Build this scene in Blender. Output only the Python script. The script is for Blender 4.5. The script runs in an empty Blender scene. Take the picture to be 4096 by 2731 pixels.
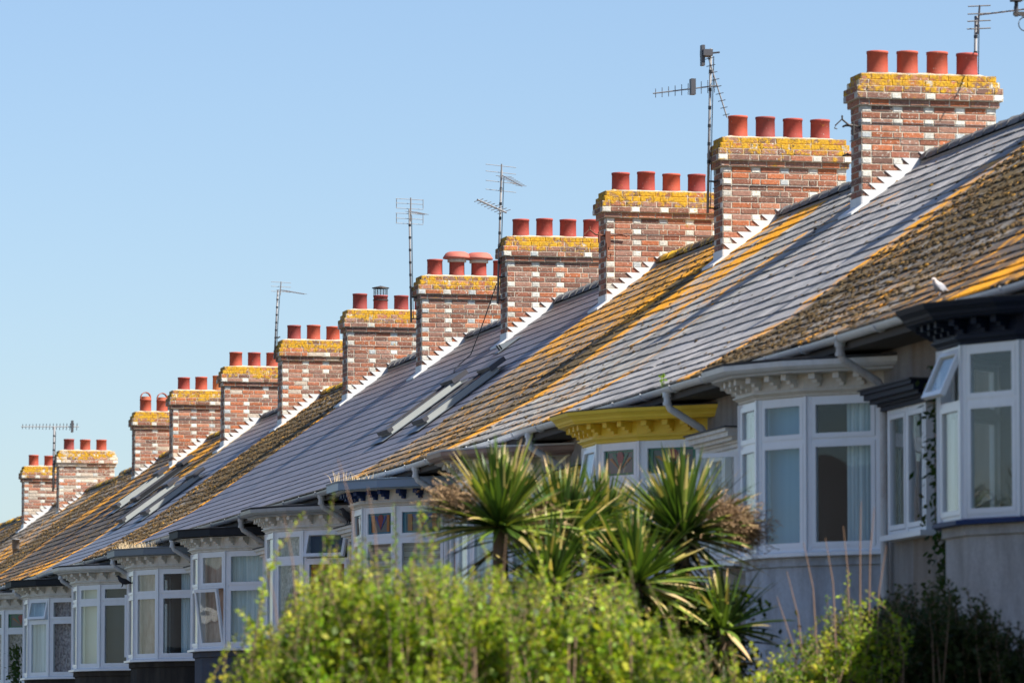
import bpy, bmesh, math, random
from mathutils import Vector, Matrix, noise as mnoise
R_ = math.radians
scene = bpy.context.scene
col = scene.collection
random.seed(7)

# ------------------------------------------------------------------ node helpers
def nd(nt, t, **kw):
    n = nt.nodes.new(t)
    for k, v in kw.items():
        if k in n.inputs.keys(): n.inputs[k].default_value = v
        else: setattr(n, k, v)
    return n
def lk(nt, a, b): nt.links.new(a, b)
def math_(nt, op, a, b=None, clamp=False):
    n = nt.nodes.new('ShaderNodeMath'); n.operation = op; n.use_clamp = clamp
    for i, v in enumerate((a, b)):
        if v is None: continue
        if isinstance(v, (int, float)): n.inputs[i].default_value = v
        else: lk(nt, v, n.inputs[i])
    return n.outputs[0]
def mixc(nt, f, a, b, mode='MIX'):
    n = nt.nodes.new('ShaderNodeMix'); n.data_type = 'RGBA'; n.blend_type = mode; n.clamp_factor = True
    for i, v in ((0, f), (6, a), (7, b)):
        if isinstance(v, (int, float)): n.inputs[i].default_value = v
        elif isinstance(v, tuple): n.inputs[i].default_value = (*v[:3], 1)
        else: lk(nt, v, n.inputs[i])
    return n.outputs[2]
def noise_(nt, vec, scale, detail=4, rough=0.55):
    n = nt.nodes.new('ShaderNodeTexNoise')
    n.inputs['Scale'].default_value = scale; n.inputs['Detail'].default_value = detail; n.inputs['Roughness'].default_value = rough
    lk(nt, vec, n.inputs['Vector']); return n.outputs['Fac']
def new_mat(name):
    m = bpy.data.materials.new(name); m.use_nodes = True; nt = m.node_tree
    for n in list(nt.nodes): nt.nodes.remove(n)
    out = nt.nodes.new('ShaderNodeOutputMaterial'); b = nt.nodes.new('ShaderNodeBsdfPrincipled')
    lk(nt, b.outputs[0], out.inputs[0]); return m, nt, b, out
def stretch(nt, v, s):
    n = nt.nodes.new('ShaderNodeMapping'); n.inputs['Scale'].default_value = s; lk(nt, v, n.inputs['Vector']); return n.outputs[0]

def weathered(name, rough=0.85, var=0.35, nscale=22, speck=0.0, bump=0.4, bscale=60, spec=0.3, lscale=11, lcol=((.55,.27,.008),(.80,.50,.03)), mosscol=((.060,.040,.014),(.17,.12,.05)), pale=(.55,.53,.47), smap=(1,1,1), stain=0.0):
    """colour from the per-brick / per-tile attribute 'tint'; lichen and moss grow where the attribute 'mask' lets them"""
    m, nt, b, out = new_mat(name)
    pos = nt.nodes.new('ShaderNodeNewGeometry').outputs['Position']
    pv = stretch(nt, pos, smap)
    at = nd(nt, 'ShaderNodeAttribute', attribute_name='tint'); am = nd(nt, 'ShaderNodeAttribute', attribute_name='mask')
    sep = nt.nodes.new('ShaderNodeSeparateColor'); lk(nt, am.outputs['Color'], sep.inputs[0])
    n1 = noise_(nt, pv, nscale, 6, 0.65)
    f = math_(nt, 'ADD', math_(nt, 'MULTIPLY', math_(nt, 'SUBTRACT', n1, 0.5), var * 3.2), 1.0)
    c = mixc(nt, 1.0, at.outputs['Color'], f, 'MULTIPLY')
    if stain:
        ns = noise_(nt, stretch(nt, pos, (1.5, 1.5, .35)), 3.0, 5, .6)
        c = mixc(nt, math_(nt, 'MULTIPLY', math_(nt, 'SUBTRACT', ns, .42), stain * 3, True), c, (.12, .10, .08))
    if speck:
        n2 = noise_(nt, pv, 42, 3, 0.6)
        s = math_(nt, 'MULTIPLY', math_(nt, 'SUBTRACT', n2, 0.70 - 0.10 * speck), 14, True)
        c = mixc(nt, math_(nt, 'MULTIPLY', s, .85), c, pale)
    n3 = math_(nt, 'ADD', math_(nt, 'MULTIPLY', noise_(nt, pv, lscale, 7, 0.68), .7), math_(nt, 'MULTIPLY', noise_(nt, pv, lscale*.33, 3, 0.5), .3))
    thr = math_(nt, 'SUBTRACT', 0.70, math_(nt, 'MULTIPLY', sep.outputs[0], 0.30))
    lf = math_(nt, 'MULTIPLY', math_(nt, 'SUBTRACT', n3, thr), 13, True)
    lc = mixc(nt, math_(nt, 'MULTIPLY', math_(nt, 'SUBTRACT', noise_(nt, pv, 38, 3), .35), 3, True), lcol[0], lcol[1])
    c = mixc(nt, lf, c, lc)
    n4 = noise_(nt, nd_off(nt, pv), lscale * .9, 7, 0.7)
    thr2 = math_(nt, 'SUBTRACT', 0.74, math_(nt, 'MULTIPLY', sep.outputs[1], 0.42))
    mf = math_(nt, 'MULTIPLY', math_(nt, 'SUBTRACT', n4, thr2), 12, True)
    mc = mixc(nt, math_(nt, 'MULTIPLY', math_(nt, 'SUBTRACT', noise_(nt, pv, 55, 3), .3), 2.5, True), mosscol[0], mosscol[1])
    c = mixc(nt, mf, c, mc)
    lk(nt, c, b.inputs['Base Color'])
    b.inputs['Roughness'].default_value = rough
    b.inputs['Specular IOR Level'].default_value = spec
    bp = nt.nodes.new('ShaderNodeBump'); bp.inputs['Strength'].default_value = bump; bp.inputs['Distance'].default_value = .02
    hb = math_(nt, 'ADD', math_(nt, 'ADD', noise_(nt, pv, bscale, 5, .7), math_(nt, 'MULTIPLY', lf, .35)), math_(nt, 'MULTIPLY', mf, .7))
    lk(nt, hb, bp.inputs['Height']); lk(nt, bp.outputs[0], b.inputs['Normal'])
    return m
def nd_off(nt, v):
    n = nt.nodes.new('ShaderNodeMapping'); n.inputs['Location'].default_value = (13.1, 4.7, 9.3); lk(nt, v, n.inputs['Vector']); return n.outputs[0]

def paint(name, c, rough=.4, dirt=.15, dcol=(.10, .085, .06), metal=0.0, bump=.05, scale=9, spec=.5):
    m, nt, b, out = new_mat(name)
    pos = nt.nodes.new('ShaderNodeNewGeometry').outputs['Position']
    n1 = noise_(nt, stretch(nt, pos, (1, 1, .35)), scale, 6, .7)
    n2 = noise_(nt, pos, scale * 7, 4, .6)
    f = math_(nt, 'MULTIPLY', math_(nt, 'SUBTRACT', math_(nt, 'ADD', math_(nt, 'MULTIPLY', n1, .7), math_(nt, 'MULTIPLY', n2, .3)), .47), dirt * 5, True)
    lk(nt, mixc(nt, f, c, dcol), b.inputs['Base Color'])
    b.inputs['Roughness'].default_value = rough; b.inputs['Metallic'].default_value = metal; b.inputs['Specular IOR Level'].default_value = spec
    bp = nt.nodes.new('ShaderNodeBump'); bp.inputs['Strength'].default_value = bump; bp.inputs['Distance'].default_value = .01
    lk(nt, n2, bp.inputs['Height']); lk(nt, bp.outputs[0], b.inputs['Normal'])
    return m

def glassy(name):
    m, nt, b, out = new_mat(name); nt.nodes.remove(b)
    pos = nt.nodes.new('ShaderNodeNewGeometry').outputs['Position']
    t = nd(nt, 'ShaderNodeBsdfTransparent'); t.inputs[0].default_value = (.93, .96, .95, 1)
    g = nd(nt, 'ShaderNodeBsdfGlossy'); g.inputs['Roughness'].default_value = .02
    bp = nt.nodes.new('ShaderNodeBump'); bp.inputs['Strength'].default_value = .12; bp.inputs['Distance'].default_value = .03
    lk(nt, noise_(nt, pos, 2.2, 1, .4), bp.inputs['Height']); lk(nt, bp.outputs[0], g.inputs['Normal'])
    fr = nd(nt, 'ShaderNodeLayerWeight'); fr.inputs['Blend'].default_value = .5; fo_ = math_(nt, 'ADD', math_(nt, 'MULTIPLY', math_(nt, 'POWER', fr.outputs['Facing'], 3.5), .75), .035)
    mx = nd(nt, 'ShaderNodeMixShader'); lk(nt, fo_, mx.inputs[0]); lk(nt, t.outputs[0], mx.inputs[1]); lk(nt, g.outputs[0], mx.inputs[2])
    lk(nt, mx.outputs[0], out.inputs[0]); return m

def leafy(name, var=.5, rough=.5, trans=.35):
    m, nt, b, out = new_mat(name)
    at = nd(nt, 'ShaderNodeAttribute', attribute_name='tint')
    lk(nt, at.outputs['Color'], b.inputs['Base Color']); b.inputs['Roughness'].default_value = rough; b.inputs['Specular IOR Level'].default_value = .22
    tr = nd(nt, 'ShaderNodeBsdfTranslucent'); lk(nt, mixc(nt, 1.0, at.outputs['Color'], (1.5, 1.5, .6), 'MULTIPLY'), tr.inputs[0])
    mx = nd(nt, 'ShaderNodeMixShader'); mx.inputs[0].default_value = trans
    lk(nt, b.outputs[0], mx.inputs[1]); lk(nt, tr.outputs[0], mx.inputs[2]); lk(nt, mx.outputs[0], out.inputs[0]); return m

def cloth(name, c1, c2, stripe=0.0, scale=30, axis=(1, 1, 0.02)):
    m, nt, b, out = new_mat(name)
    pos = nt.nodes.new('ShaderNodeNewGeometry').outputs['Position']
    n = noise_(nt, stretch(nt, pos, axis), scale, 4, .6)
    lk(nt, mixc(nt, math_(nt, 'MULTIPLY', math_(nt, 'SUBTRACT', n, .38), 4, True), c1, c2), b.inputs['Base Color'])
    b.inputs['Roughness'].default_value = .9; return m

M = {}
M['brick'] = weathered('weathered_brick', var=.42, nscale=20, speck=.95, bump=.55, bscale=70, lscale=13, lcol=((.34,.19,.015),(.62,.36,.02)))
M['brick_pale'] = weathered('brick_with_pale_lichen', var=.42, nscale=20, speck=1.6, bump=.55, bscale=70, lscale=13, lcol=((.34,.19,.015),(.62,.36,.02)))
M['tile_old'] = weathered('old_slate', rough=.75, var=.30, nscale=14, speck=.35, bump=.5, bscale=40, lscale=4.2, smap=(.7, 1.5, .8), pale=(.42,.42,.40), lcol=((.58,.22,.004),(.92,.44,.008)))
M['tile_new'] = weathered('new_slate', rough=.42, var=.10, nscale=5, speck=0, bump=.12, bscale=25, spec=.55)
M['pot'] = weathered('red_clay', rough=.7, var=.22, nscale=6, bump=.15, bscale=30, speck=.15, stain=.22)
M['render'] = weathered('rough_render', rough=.95, var=.18, nscale=30, bump=.8, bscale=120, stain=.55)
M['moss'] = weathered('moss', rough=1, var=.5, nscale=40, bump=.9, bscale=150, mosscol=((.05,.035,.01),(.12,.09,.03)))
M['ridge'] = weathered('ridge_tile', rough=.7, var=.25, nscale=20, bump=.4, lscale=9)
M['lead'] = paint('white_lead', (.62, .63, .64), .55, .30, (.38,.38,.37))
M['lead_dark'] = paint('dark_lead', (.035, .038, .045), .6, .2, (.12,.12,.11), spec=.3)
M['upvc'] = paint('white_upvc', (.80, .82, .84), .28, .14, (.45,.43,.38))
M['white'] = paint('white_paint', (.70, .68, .63), .5, .45, (.30,.22,.13))
M['cream'] = paint('cream_paint', (.62, .58, .50), .5, .30, (.25,.18,.11))
M['yellow'] = paint('yellow_paint', (.84, .60, .05), .5, .12, (.4,.25,.03))
M['navy'] = paint('navy_paint', (.008, .028, .11), .5, .05, (.03,.04,.06), spec=.25)
M['navydark'] = paint('dark_navy_paint', (.004, .010, .028), .55, .05, (.02,.03,.04), spec=.2)
M['steel'] = paint('blue_grey_paint', (.17, .24, .32), .4, .08, (.3,.33,.36))
M['char'] = paint('charcoal_paint', (.012, .014, .018), .6, .15, (.06,.06,.06), spec=.2)
M['greyf'] = paint('grey_paint', (.13, .155, .18), .45, .12, (.25,.26,.27))
M['mauve'] = paint('brown_pink_paint', (.27, .18, .15), .45, .2, (.4,.36,.33))
M['gutter'] = paint('gutter_white', (.66, .67, .67), .35, .22, (.22,.19,.14))
M['gutter_grey'] = paint('gutter_grey', (.36, .38, .40), .35, .3, (.12,.10,.08))
M['rust'] = paint('rusty_white_iron', (.58, .57, .54), .55, .42, (.20,.075,.02))
M['iron'] = paint('dark_iron', (.03, .026, .024), .6, .3, (.12,.05,.03))
M['rustiron'] = paint('rust', (.14, .045, .022), .8, .3, (.05,.03,.02))
M['alu'] = paint('aluminium', (.20, .20, .21), .6, .25, (.09,.09,.09), metal=.1)
M['aludark'] = paint('dark_metal', (.06, .06, .07), .5, .2, (.03,.03,.03), metal=.2)
M['tape'] = paint('black_tape', (.015, .016, .02), .5, .05)
M['dark'] = paint('unlit_room_black', (.018, .017, .018), .9, .02)  # near-black colour stands for the lack of light indoors
M['roomwhite'] = paint('room_white', (.35, .35, .36), .9, .05)
M['timber'] = paint('dark_timber', (.05, .045, .04), .8, .2)
M['wood'] = paint('pine', (.55, .35, .18), .6, .1)
M['rwin'] = paint('roof_window_grey', (.30,.32,.31), .45, .12, (.15,.15,.14))
M['glass'] = glassy('window_glass')
M['leaf'] = leafy('leaf'); M['frond'] = leafy('sword_leaf', trans=.2, rough=.38)
M['stem'] = paint('bark_twig', (.24, .15, .10), .9, .3, (.10,.07,.05), scale=30)
M['bark'] = paint('palm_bark', (.16, .11, .075), .95, .35, (.05,.04,.03), bump=.6, scale=20)
M['net'] = cloth('net_curtain', (.42, .55, .62), (.80, .88, .92), scale=18)
M['netdark'] = cloth('patterned_net', (.22, .20, .22), (.66, .60, .64), scale=22, axis=(1, 1, .8))
M['blind'] = cloth('cream_blind', (.78, .75, .58), (.85, .82, .66), scale=2)
M['blindgrey'] = cloth('grey_blind', (.055, .058, .066), (.075, .078, .085), scale=2)
M['brownblind'] = cloth('brown_blind', (.42, .25, .18), (.62, .44, .34), scale=10, axis=(1, 1, .3))
M['slat'] = cloth('slatted_blind', (.20, .14, .12), (.85, .78, .72), scale=26, axis=(.01, .01, 1))
M['sg_teal'] = paint('teal_glass', (.02, .14, .20), .1, .02); M['sg_green'] = paint('green_glass', (.01, .13, .07), .1, .02)
M['sg_red'] = paint('red_glass', (.20, .015, .02), .1, .02); M['sg_blue'] = paint('blue_glass', (.02, .05, .22), .1, .02)
M['sg_amber'] = paint('amber_glass', (.32, .12, .02), .1, .02); M['sg_pale'] = paint('frosted_glass', (.10, .115, .11), .15, .05)
M['flower'] = paint('dry_seed', (.33, .21, .11), .9, .3, (.15,.09,.05), scale=40)
M['drygrass'] = paint('dry_grass', (.52, .40, .24), .9, .2, (.3,.2,.1), scale=40)

# ------------------------------------------------------------------ mesh builder
class MB:
    def __init__(s): s.v = []; s.f = []; s.t = []; s.k = []; s.m = []
    def face(s, pts, tint=(.5,.5,.5), mask=(0,0,0), mi=0):
        b = len(s.v); s.v.extend([tuple(p) for p in pts]); s.f.append(tuple(range(b, b + len(pts)))); s.t.append(tint); s.k.append(mask); s.m.append(mi)
    def poly(s, verts, faces, tint=(.5,.5,.5), mask=(0,0,0), mi=0):
        b = len(s.v); s.v.extend([tuple(p) for p in verts])
        for f in faces: s.f.append(tuple(b + i for i in f)); s.t.append(tint); s.k.append(mask); s.m.append(mi)
    def box(s, a, c, tint=(.5,.5,.5), mask=(0,0,0), mi=0, M4=None):
        x0,y0,z0 = a; x1,y1,z1 = c
        v = [Vector(p) for p in ((x0,y0,z0),(x1,y0,z0),(x1,y1,z0),(x0,y1,z0),(x0,y0,z1),(x1,y0,z1),(x1,y1,z1),(x0,y1,z1))]
        if M4: v = [M4 @ p for p in v]
        s.poly(v, [(0,3,2,1),(4,5,6,7),(0,1,5,4),(1,2,6,5),(2,3,7,6),(3,0,4,7)], tint, mask, mi)
    def tube(s, pts, r, n=8, tint=(.5,.5,.5), mi=0, caps=True, mask=(0,0,0)):
        pts = [Vector(p) for p in pts]; rs = r if isinstance(r, (list, tuple)) else [r] * len(pts)
        rings = []; 
        for i, p in enumerate(pts):
            d = (pts[min(i+1, len(pts)-1)] - pts[max(i-1, 0)]).normalized()
            a = Vector((0,0,1)) if abs(d.z) < .9 else Vector((1,0,0))
            u = d.cross(a).normalized(); w = d.cross(u).normalized()
            rings.append([p + (u*math.cos(2*math.pi*j/n) + w*math.sin(2*math.pi*j/n))*rs[i] for j in range(n)])
        vs = [q for rg in rings for q in rg]; fs = []
        for i in range(len(pts)-1):
            for j in range(n):
                fs.append((i*n+j, i*n+(j+1)%n, (i+1)*n+(j+1)%n, (i+1)*n+j))
        if caps: fs.append(tuple(range(n))[::-1]); fs.append(tuple((len(pts)-1)*n+j for j in range(n)))
        s.poly(vs, fs, tint, mask, mi)
    def lathe(s, c, prof, n=24, tint=(.5,.5,.5), mask=(0,0,0), mi=0, squash=1):
        c = Vector(c); vs = []; fs = []
        for (r, z) in prof:
            for j in range(n): vs.append(c + Vector((r*math.cos(2*math.pi*j/n), r*squash*math.sin(2*math.pi*j/n), z)))
        for i in range(len(prof)-1):
            for j in range(n): fs.append((i*n+j, i*n+(j+1)%n, (i+1)*n+(j+1)%n, (i+1)*n+j))
        s.poly(vs, fs, tint, mask, mi)
    def build(s, name, mats, parent=None, smooth=False, origin=None):
        me = bpy.data.meshes.new(name)
        o3 = Vector((0,0,0))
        if parent is not None: o3 = world_loc(parent)
        elif origin is not None: o3 = Vector(origin)
        me.from_pydata([(x-o3.x, y-o3.y, z-o3.z) for x, y, z in s.v], [], s.f)
        if not isinstance(mats, (list, tuple)): mats = [mats]
        for m in mats: me.materials.append(m)
        me.polygons.foreach_set('material_index', s.m)
        if smooth: me.polygons.foreach_set('use_smooth', [True]*len(s.f))
        for nm, dat in (('tint', s.t), ('mask', s.k)):
            a = me.attributes.new(nm, 'FLOAT_COLOR', 'FACE')
            fl = [];
            for c in dat: fl.extend((c[0], c[1], c[2], 1.0))
            a.data.foreach_set('color', fl)
        me.update()
        o = bpy.data.objects.new(name, me); col.objects.link(o)
        if parent is not None: o.parent = parent
        elif origin is not None: o.location = origin
        return o
def world_loc(o):
    v = Vector((0,0,0))
    while o is not None: v += Vector(o.location); o = o.parent
    return v
def empty(name, loc):
    o = bpy.data.objects.new(name, None); o.location = loc; o.empty_display_size = .3; col.objects.link(o); return o
def tag(o, label=None, cat=None, group=None, kind=None):
    if label: o['label'] = label
    if cat: o['category'] = cat
    if group: o['group'] = group
    if kind: o['kind'] = kind
    return o
rnd = random.random
def ru(a, b): return a + (b-a)*random.random()

# ------------------------------------------------------------------ terrace geometry
D = 6.4; DB = 6.67
def YP(j): return 62.5 + D*j             # party wall (far end of house j-1, near end of house j)
def YC(j): return 51.9 + DB*(j+2)        # corner of the bay of house j
RX, RZ = 18.4, 8.975                      # ridge
BX, BZ = 15.1, 6.55                       # break of the bell-cast slope
EX, EZ = 14.05, 5.94                      # eaves
WX = 14.5                                 # front wall face
UP = (RZ-BZ)/(RX-BX); LO = (BZ-EZ)/(BX-EX)
LU = math.hypot(RX-BX, RZ-BZ); LL = math.hypot(BX-EX, BZ-EZ)
def off(j):
    return {9: (.10, 0), 10: (.20, -.03)}.get(j, (0, 0) if j < 9 else (.28, -.05))
def roofz(X, j=0):
    dx, dz = off(j); X -= dx
    return dz + (BZ + (X-BX)*UP if X > BX else BZ - (BX-X)*LO)
def slope_pt(s, h, j):
    """s metres up the slope from the eaves, h metres off its surface"""
    dx, dz = off(j)
    if s < LL:
        c, n = (BX-EX)/LL, (BZ-EZ)/LL; x, z = EX + c*s, EZ + n*s
    else:
        c, n = (RX-BX)/LU, (RZ-BZ)/LU; x, z = BX + c*(s-LL), BZ + n*(s-LL)
    return x - n*h + dx, z + c*h + dz

def und(y, s, j): return (.014 if ROOF.get(j,'moss') not in ('new','newb') else .004)*(mnoise.noise(Vector((y*.55, s*.8, 2.0)))+.6*mnoise.noise(Vector((y*.17, s*.3, 5.0))))
STY = {
 'grey':  dict(tints=[(.27,.265,.255),(.32,.31,.30),(.22,.22,.215),(.35,.34,.31)], mat='tile_old', lich=.62, moss=.34, jit=1.0, clumps=520),
 'clean': dict(tints=[(.29,.285,.29),(.33,.32,.32),(.24,.24,.245)], mat='tile_old', lich=.34, moss=.24, jit=.8, clumps=200),
 'orange':dict(tints=[(.20,.175,.15),(.17,.15,.13),(.24,.21,.18)], mat='tile_old', lich=.85, moss=.45, jit=1.1, clumps=1700),
 'moss':  dict(tints=[(.14,.115,.09),(.21,.19,.165),(.10,.085,.07)], mat='tile_old', lich=.44, moss=.85, jit=1.4, clumps=7500),
 'dark':  dict(tints=[(.075,.065,.06),(.095,.08,.07),(.06,.055,.05)], mat='tile_old', lich=.70, moss=.50, jit=1.0, clumps=500),
 'new':   dict(tints=[(.098,.090,.105),(.108,.10,.115),(.09,.084,.097)], mat='tile_new', lich=0, moss=0, jit=.35, clumps=0),
 'newb':  dict(tints=[(.10,.105,.13),(.11,.115,.14),(.09,.095,.12)], mat='tile_new', lich=0, moss=0, jit=.35, clumps=0),
}
ROOF = {-3:'dark', -2:'moss', -1:'clean', 0:'grey', 1:'orange', 2:'new', 3:'new', 4:'new', 5:'moss', 6:'newb', 7:'dark', 8:'dark', 9:'moss', 10:'orange', 11:'orange', 12:'moss', 13:'dark', 14:'moss'}

def make_roof(H, j):
    st = STY[ROOF[j]]; y0, y1 = YP(j), YP(j+1); dx, dz = off(j)
    b = MB(); g = .2625; rows = 20; old = st['mat'] == 'tile_old'
    # battens / under-surface
    us = (.02,.02,.02)
    for (sa, sb) in ((-.0, LL), (LL, LL+LU)):
        xa, za = slope_pt(sa+1e-5, -.035, j); xb, zb = slope_pt(sb-1e-5, -.035, j)
        b.face([(xa,y0,za),(xa,y1,za),(xb,y1,zb),(xb,y0,zb)][::-1], us)
    n = 21; w = (y1-y0)/n; random.seed(100+j)
    for r in range(rows):
        s0 = r*g - .03; s1 = s0 + g + .015
        ofs = (w/2 if r % 2 else 0)
        sag = ru(-.003,.003)*st['jit']
        i = 0; ya = y0
        edges = [y0] + [y0+ofs+w*k for k in range(0 if ofs else 1, n)] + [y1]
        for ya, yb in zip(edges[:-1], edges[1:]):
            if yb - ya < .01: continue
            ja = ru(-.006,.006)*st['jit'] + sag; jb = ja + ru(-.004,.004)*st['jit']
            th = (.010 if not old else .014); h = th + .003 + abs(random.gauss(0,.0028))*st['jit']
            if old and rnd() < .012: ja -= ru(.02,.05)
            t = random.choice(st['tints']); k = ru(.80,1.2); t = tuple(c*k for c in t)
            yy = (ya+yb)/2; sc = s0/(LL+LU)
            li = st['lich']; mo = st['moss']
            nz = mnoise.noise(Vector((yy*.55, s0*.35, j*7.3))); nz2 = mnoise.noise(Vector((yy*.45+50, s0*.5, j*3.3)))
            li = li*(.75+1.6*nz) if li else 0; mo = mo*(.8+1.0*nz2) if mo else 0
            d0 = yy-y0; d1 = y1-yy
            if j == 1: li *= .72; mo = max(mo,.5)
            wob = 1 + 1.1*mnoise.noise(Vector((s0*1.7, j*3.1, 4)))
            d0 *= wob; d1 *= wob
            if j == 1 and d0 < .9: mo = max(mo,.95); li = max(li,.5)
            if j == 1 and sc > .6: li = max(li, .75)
            if j == 1 and sc < .45: li = max(li, .62); mo = max(mo, .62)
            if j == 0 and d1 < 1.1: li = max(li, 1.25 - d1*.75)
            if j == 0 and sc < .4: li = max(li, .5); mo = max(mo, .42)
            if j == -1 and d0 < .5: li = max(li, .8)
            if j == -3 and sc < .3: li = max(li, .62)
            if j == 5 and (d0 < .35): li = max(li, 1.2)
            if j == 5 and d1 < .6: li = max(li, .75); mo = .3
            if j == 6 and d1 < .4: li = max(li, .8)
            if j == 7 and d0 < .4: li = .9
            if j == 2 and d0 < .25: t = (.22,.2,.19)
            mask = (max(0,li), max(0,mo), 0)
            ua, ub = und(ya,s0,j), und(yb,s0,j); va, vb = und(ya,s0+g,j), und(yb,s0+g,j)
            x0_, z0_ = slope_pt(s0+ja, h+ua, j); x0b, z0b = slope_pt(s0+jb, h+ub+ru(-.002,.002)*st['jit'], j)
            x1_, z1_ = slope_pt(min(s1, LL+LU), .003+va, j); x1b, z1b = slope_pt(min(s1, LL+LU), .003+vb, j)
            xl, zl = slope_pt(s0+ja, h-th-.006+ua, j); xlb, zlb = slope_pt(s0+jb, h-th-.006+ub, j)
            gp = .0025 if old else .0015
            A=(x0_,ya+gp,z0_); B=(x0b,yb-gp,z0b); C=(x1b,yb-gp,z1b); E=(x1_,ya+gp,z1_)
            a=(xl,ya+gp,zl); bb=(xlb,yb-gp,zlb)
            b.face([A,E,C,B], t, mask)
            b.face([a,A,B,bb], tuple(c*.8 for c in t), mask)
            b.face([a,E,A], t, mask); b.face([B,C,bb], t, mask)
    # back slope
    bx = 2*RX - WX + dx; b.face([(RX+dx,y0,RZ+dz-.02),(RX+dx,y1,RZ+dz-.02),(bx+.4,y1,EZ+dz),(bx+.4,y0,EZ+dz)], st['tints'][0], (st['lich'],st['moss'],0))
    roof = b.build('roof', M[st['mat']], H)
    # moss clumps
    if st['clumps']:
        c = MB(); random.seed(300+j)
        for k in range(st['clumps']):
            r = int(rnd()*rows); yy = ru(y0,y1); flat = rnd()
            if j == 1 and rnd() < .5: yy = y0 + abs(random.gauss(1.3,.5))
            if j == 1 and rnd() < .3: r = int(rnd()*9)
            if j == 0 and rnd() < .6: r = int(rnd()*8)
            nz = mnoise.noise(Vector((yy*.7, r*.2, j*5.1)))
            if nz < -.15 and rnd() < .8: continue
            s = r*g + random.gauss(-.02,.03) if rnd() < .65 else ru(.02, LL+LU-.1)
            if s < -.02 or s > LL+LU-.05: continue
            R = ru(.007,.026) * (1.25 if ROOF[j]=='moss' else 1)
            x,z = slope_pt(max(0,s), .014+und(yy,s,j), j); up = Vector((-.59,0,.81)); al = Vector((.81,0,.59)); ac = Vector((0,1,0))
            q = 5; vs = []; e = ru(1.0,3.0); hh = R*ru(.3,.7); ph = rnd()*6
            for lv,(rr,hz) in enumerate(((1.0,-.1),(.72,.62))):
                for i in range(q):
                    an = 2*math.pi*i/q+ph; jr = ru(.75,1.2)*rr*R
                    vs.append(Vector((x,yy,z)) + al*math.cos(an)*jr + ac*math.sin(an)*jr*e + up*hz*hh)
            vs.append(Vector((x,yy,z)) + up*hh)
            fs = [(i,(i+1)%q,q+(i+1)%q,q+i) for i in range(q)] + [(q+i,q+(i+1)%q,2*q) for i in range(q)]
            pick = rnd(); kk = ru(.7,1.3)
            t = (.085,.052,.020) if pick < .62 else ((.15,.10,.042) if pick < .97 else (.36,.19,.03))
            c.poly(vs, fs, tuple(a*kk for a in t))
        o = c.build('moss', M['moss'], roof, smooth=True); tag(o, kind='stuff')
    # ridge tiles
    rg = MB(); rs = ROOF[j]; random.seed(500+j)
    t0 = (.13,.13,.135) if rs in ('grey','clean','new','newb') else (.12,.085,.055)
    ml = {'grey':.35,'clean':.45,'new':.25,'newb':.1}.get(rs,.8)
    ystart = y0 + .1; n = 14; L = (y1-ystart)/n
    for i in range(n):
        ya, yb = ystart+i*L, ystart+(i+1)*L-.012; k = ru(.8,1.2); jz = ru(-.006,.008); vs = []; q = 6
        bump = .02 if j == 2 or j == 4 else .008
        for (y, r) in ((ya,.125+bump),(ya+.05,.125+bump),(ya+.055,.125),(yb,.123)):
            for a in range(q+1):
                an = math.pi*(a/q)*.94 + math.pi*.03
                vs.append((RX+dx - math.cos(an)*r*1.05, y, RZ+dz-.045 + math.sin(an)*r + jz))
        fs = []
        for p in range(3):
            for a in range(q): fs.append((p*(q+1)+a, p*(q+1)+a+1, (p+1)*(q+1)+a+1, (p+1)*(q+1)+a))
        fs.append(tuple(range(q+1))[::-1])
        rg.poly(vs, fs, tuple(c*k for c in t0), (ml*ru(.6,1.2), .3*ml, 0))
    # mortar bed
    rg.box((RX+dx-.12,ystart,RZ+dz-.11),(RX+dx+.12,y1,RZ+dz-.05),(.22,.2,.18),(ml*.6,0,0))
    rg.build('ridge_tiles', M['ridge'], roof)
    return roof

REDS = [(.31,.12,.07),(.27,.105,.065),(.36,.155,.09),(.20,.095,.065),(.27,.145,.105),(.38,.125,.055),(.19,.105,.08),(.26,.14,.105)]
PALE = [0]
def bricks_face(b, P, U, N, length, z, h, kind, maskf, rng, white):
    pale = PALE[0]
    """one course on one face. P start point (x,y), U along, N outward"""
    if kind == 0:
        n = max(1, round(length/.2286)); ws = [length/n]*n; wh = [False]*n
        if n > 3 and rng.random() < .5: ws = [ws[0]/2]+ws[1:]+[ws[0]/2]; wh = [False]*len(ws)
    else:
        n = max(1, round((length-.115)/.371)); u = (length-.115*(n+1))/n
        ws = [.115]; wh = [True]
        for i in range(n): ws += [u, .115]; wh += [False, True]
    x = 0
    for w, isw in zip(ws, wh):
        g = .0062; k = rng.uniform(.72,1.22)
        if isw and rng.random() < white: t = (.60*k,.585*k,.53*k) if rng.random() < .85 else (.38,.41,.42)
        else: t = tuple(c*k for c in (rng.choice(REDS) if rng.random() > pale else (.50,.42,.34)))
        p = rng.uniform(.004,.008)
        a = [(x+g,z+g),(x+w-g,z+g),(x+w-g,z+h-g),(x+g,z+h-g)]; c2 = .004
        ins = [(x+g+c2,z+g+c2),(x+w-g-c2,z+g+c2),(x+w-g-c2,z+h-g-c2),(x+g+c2,z+h-g-c2)]
        def W(q, o): return (P[0]+U[0]*q[0]+N[0]*o, P[1]+U[1]*q[0]+N[1]*o, q[1])
        vs = [W(q,0) for q in a] + [W(q,p) for q in ins]
        mk = maskf(z, rng)
        b.poly(vs, [(4,5,6,7),(0,1,5,4),(1,2,6,5),(2,3,7,6),(3,0,4,7)], t, mk)
        x += w
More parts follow.
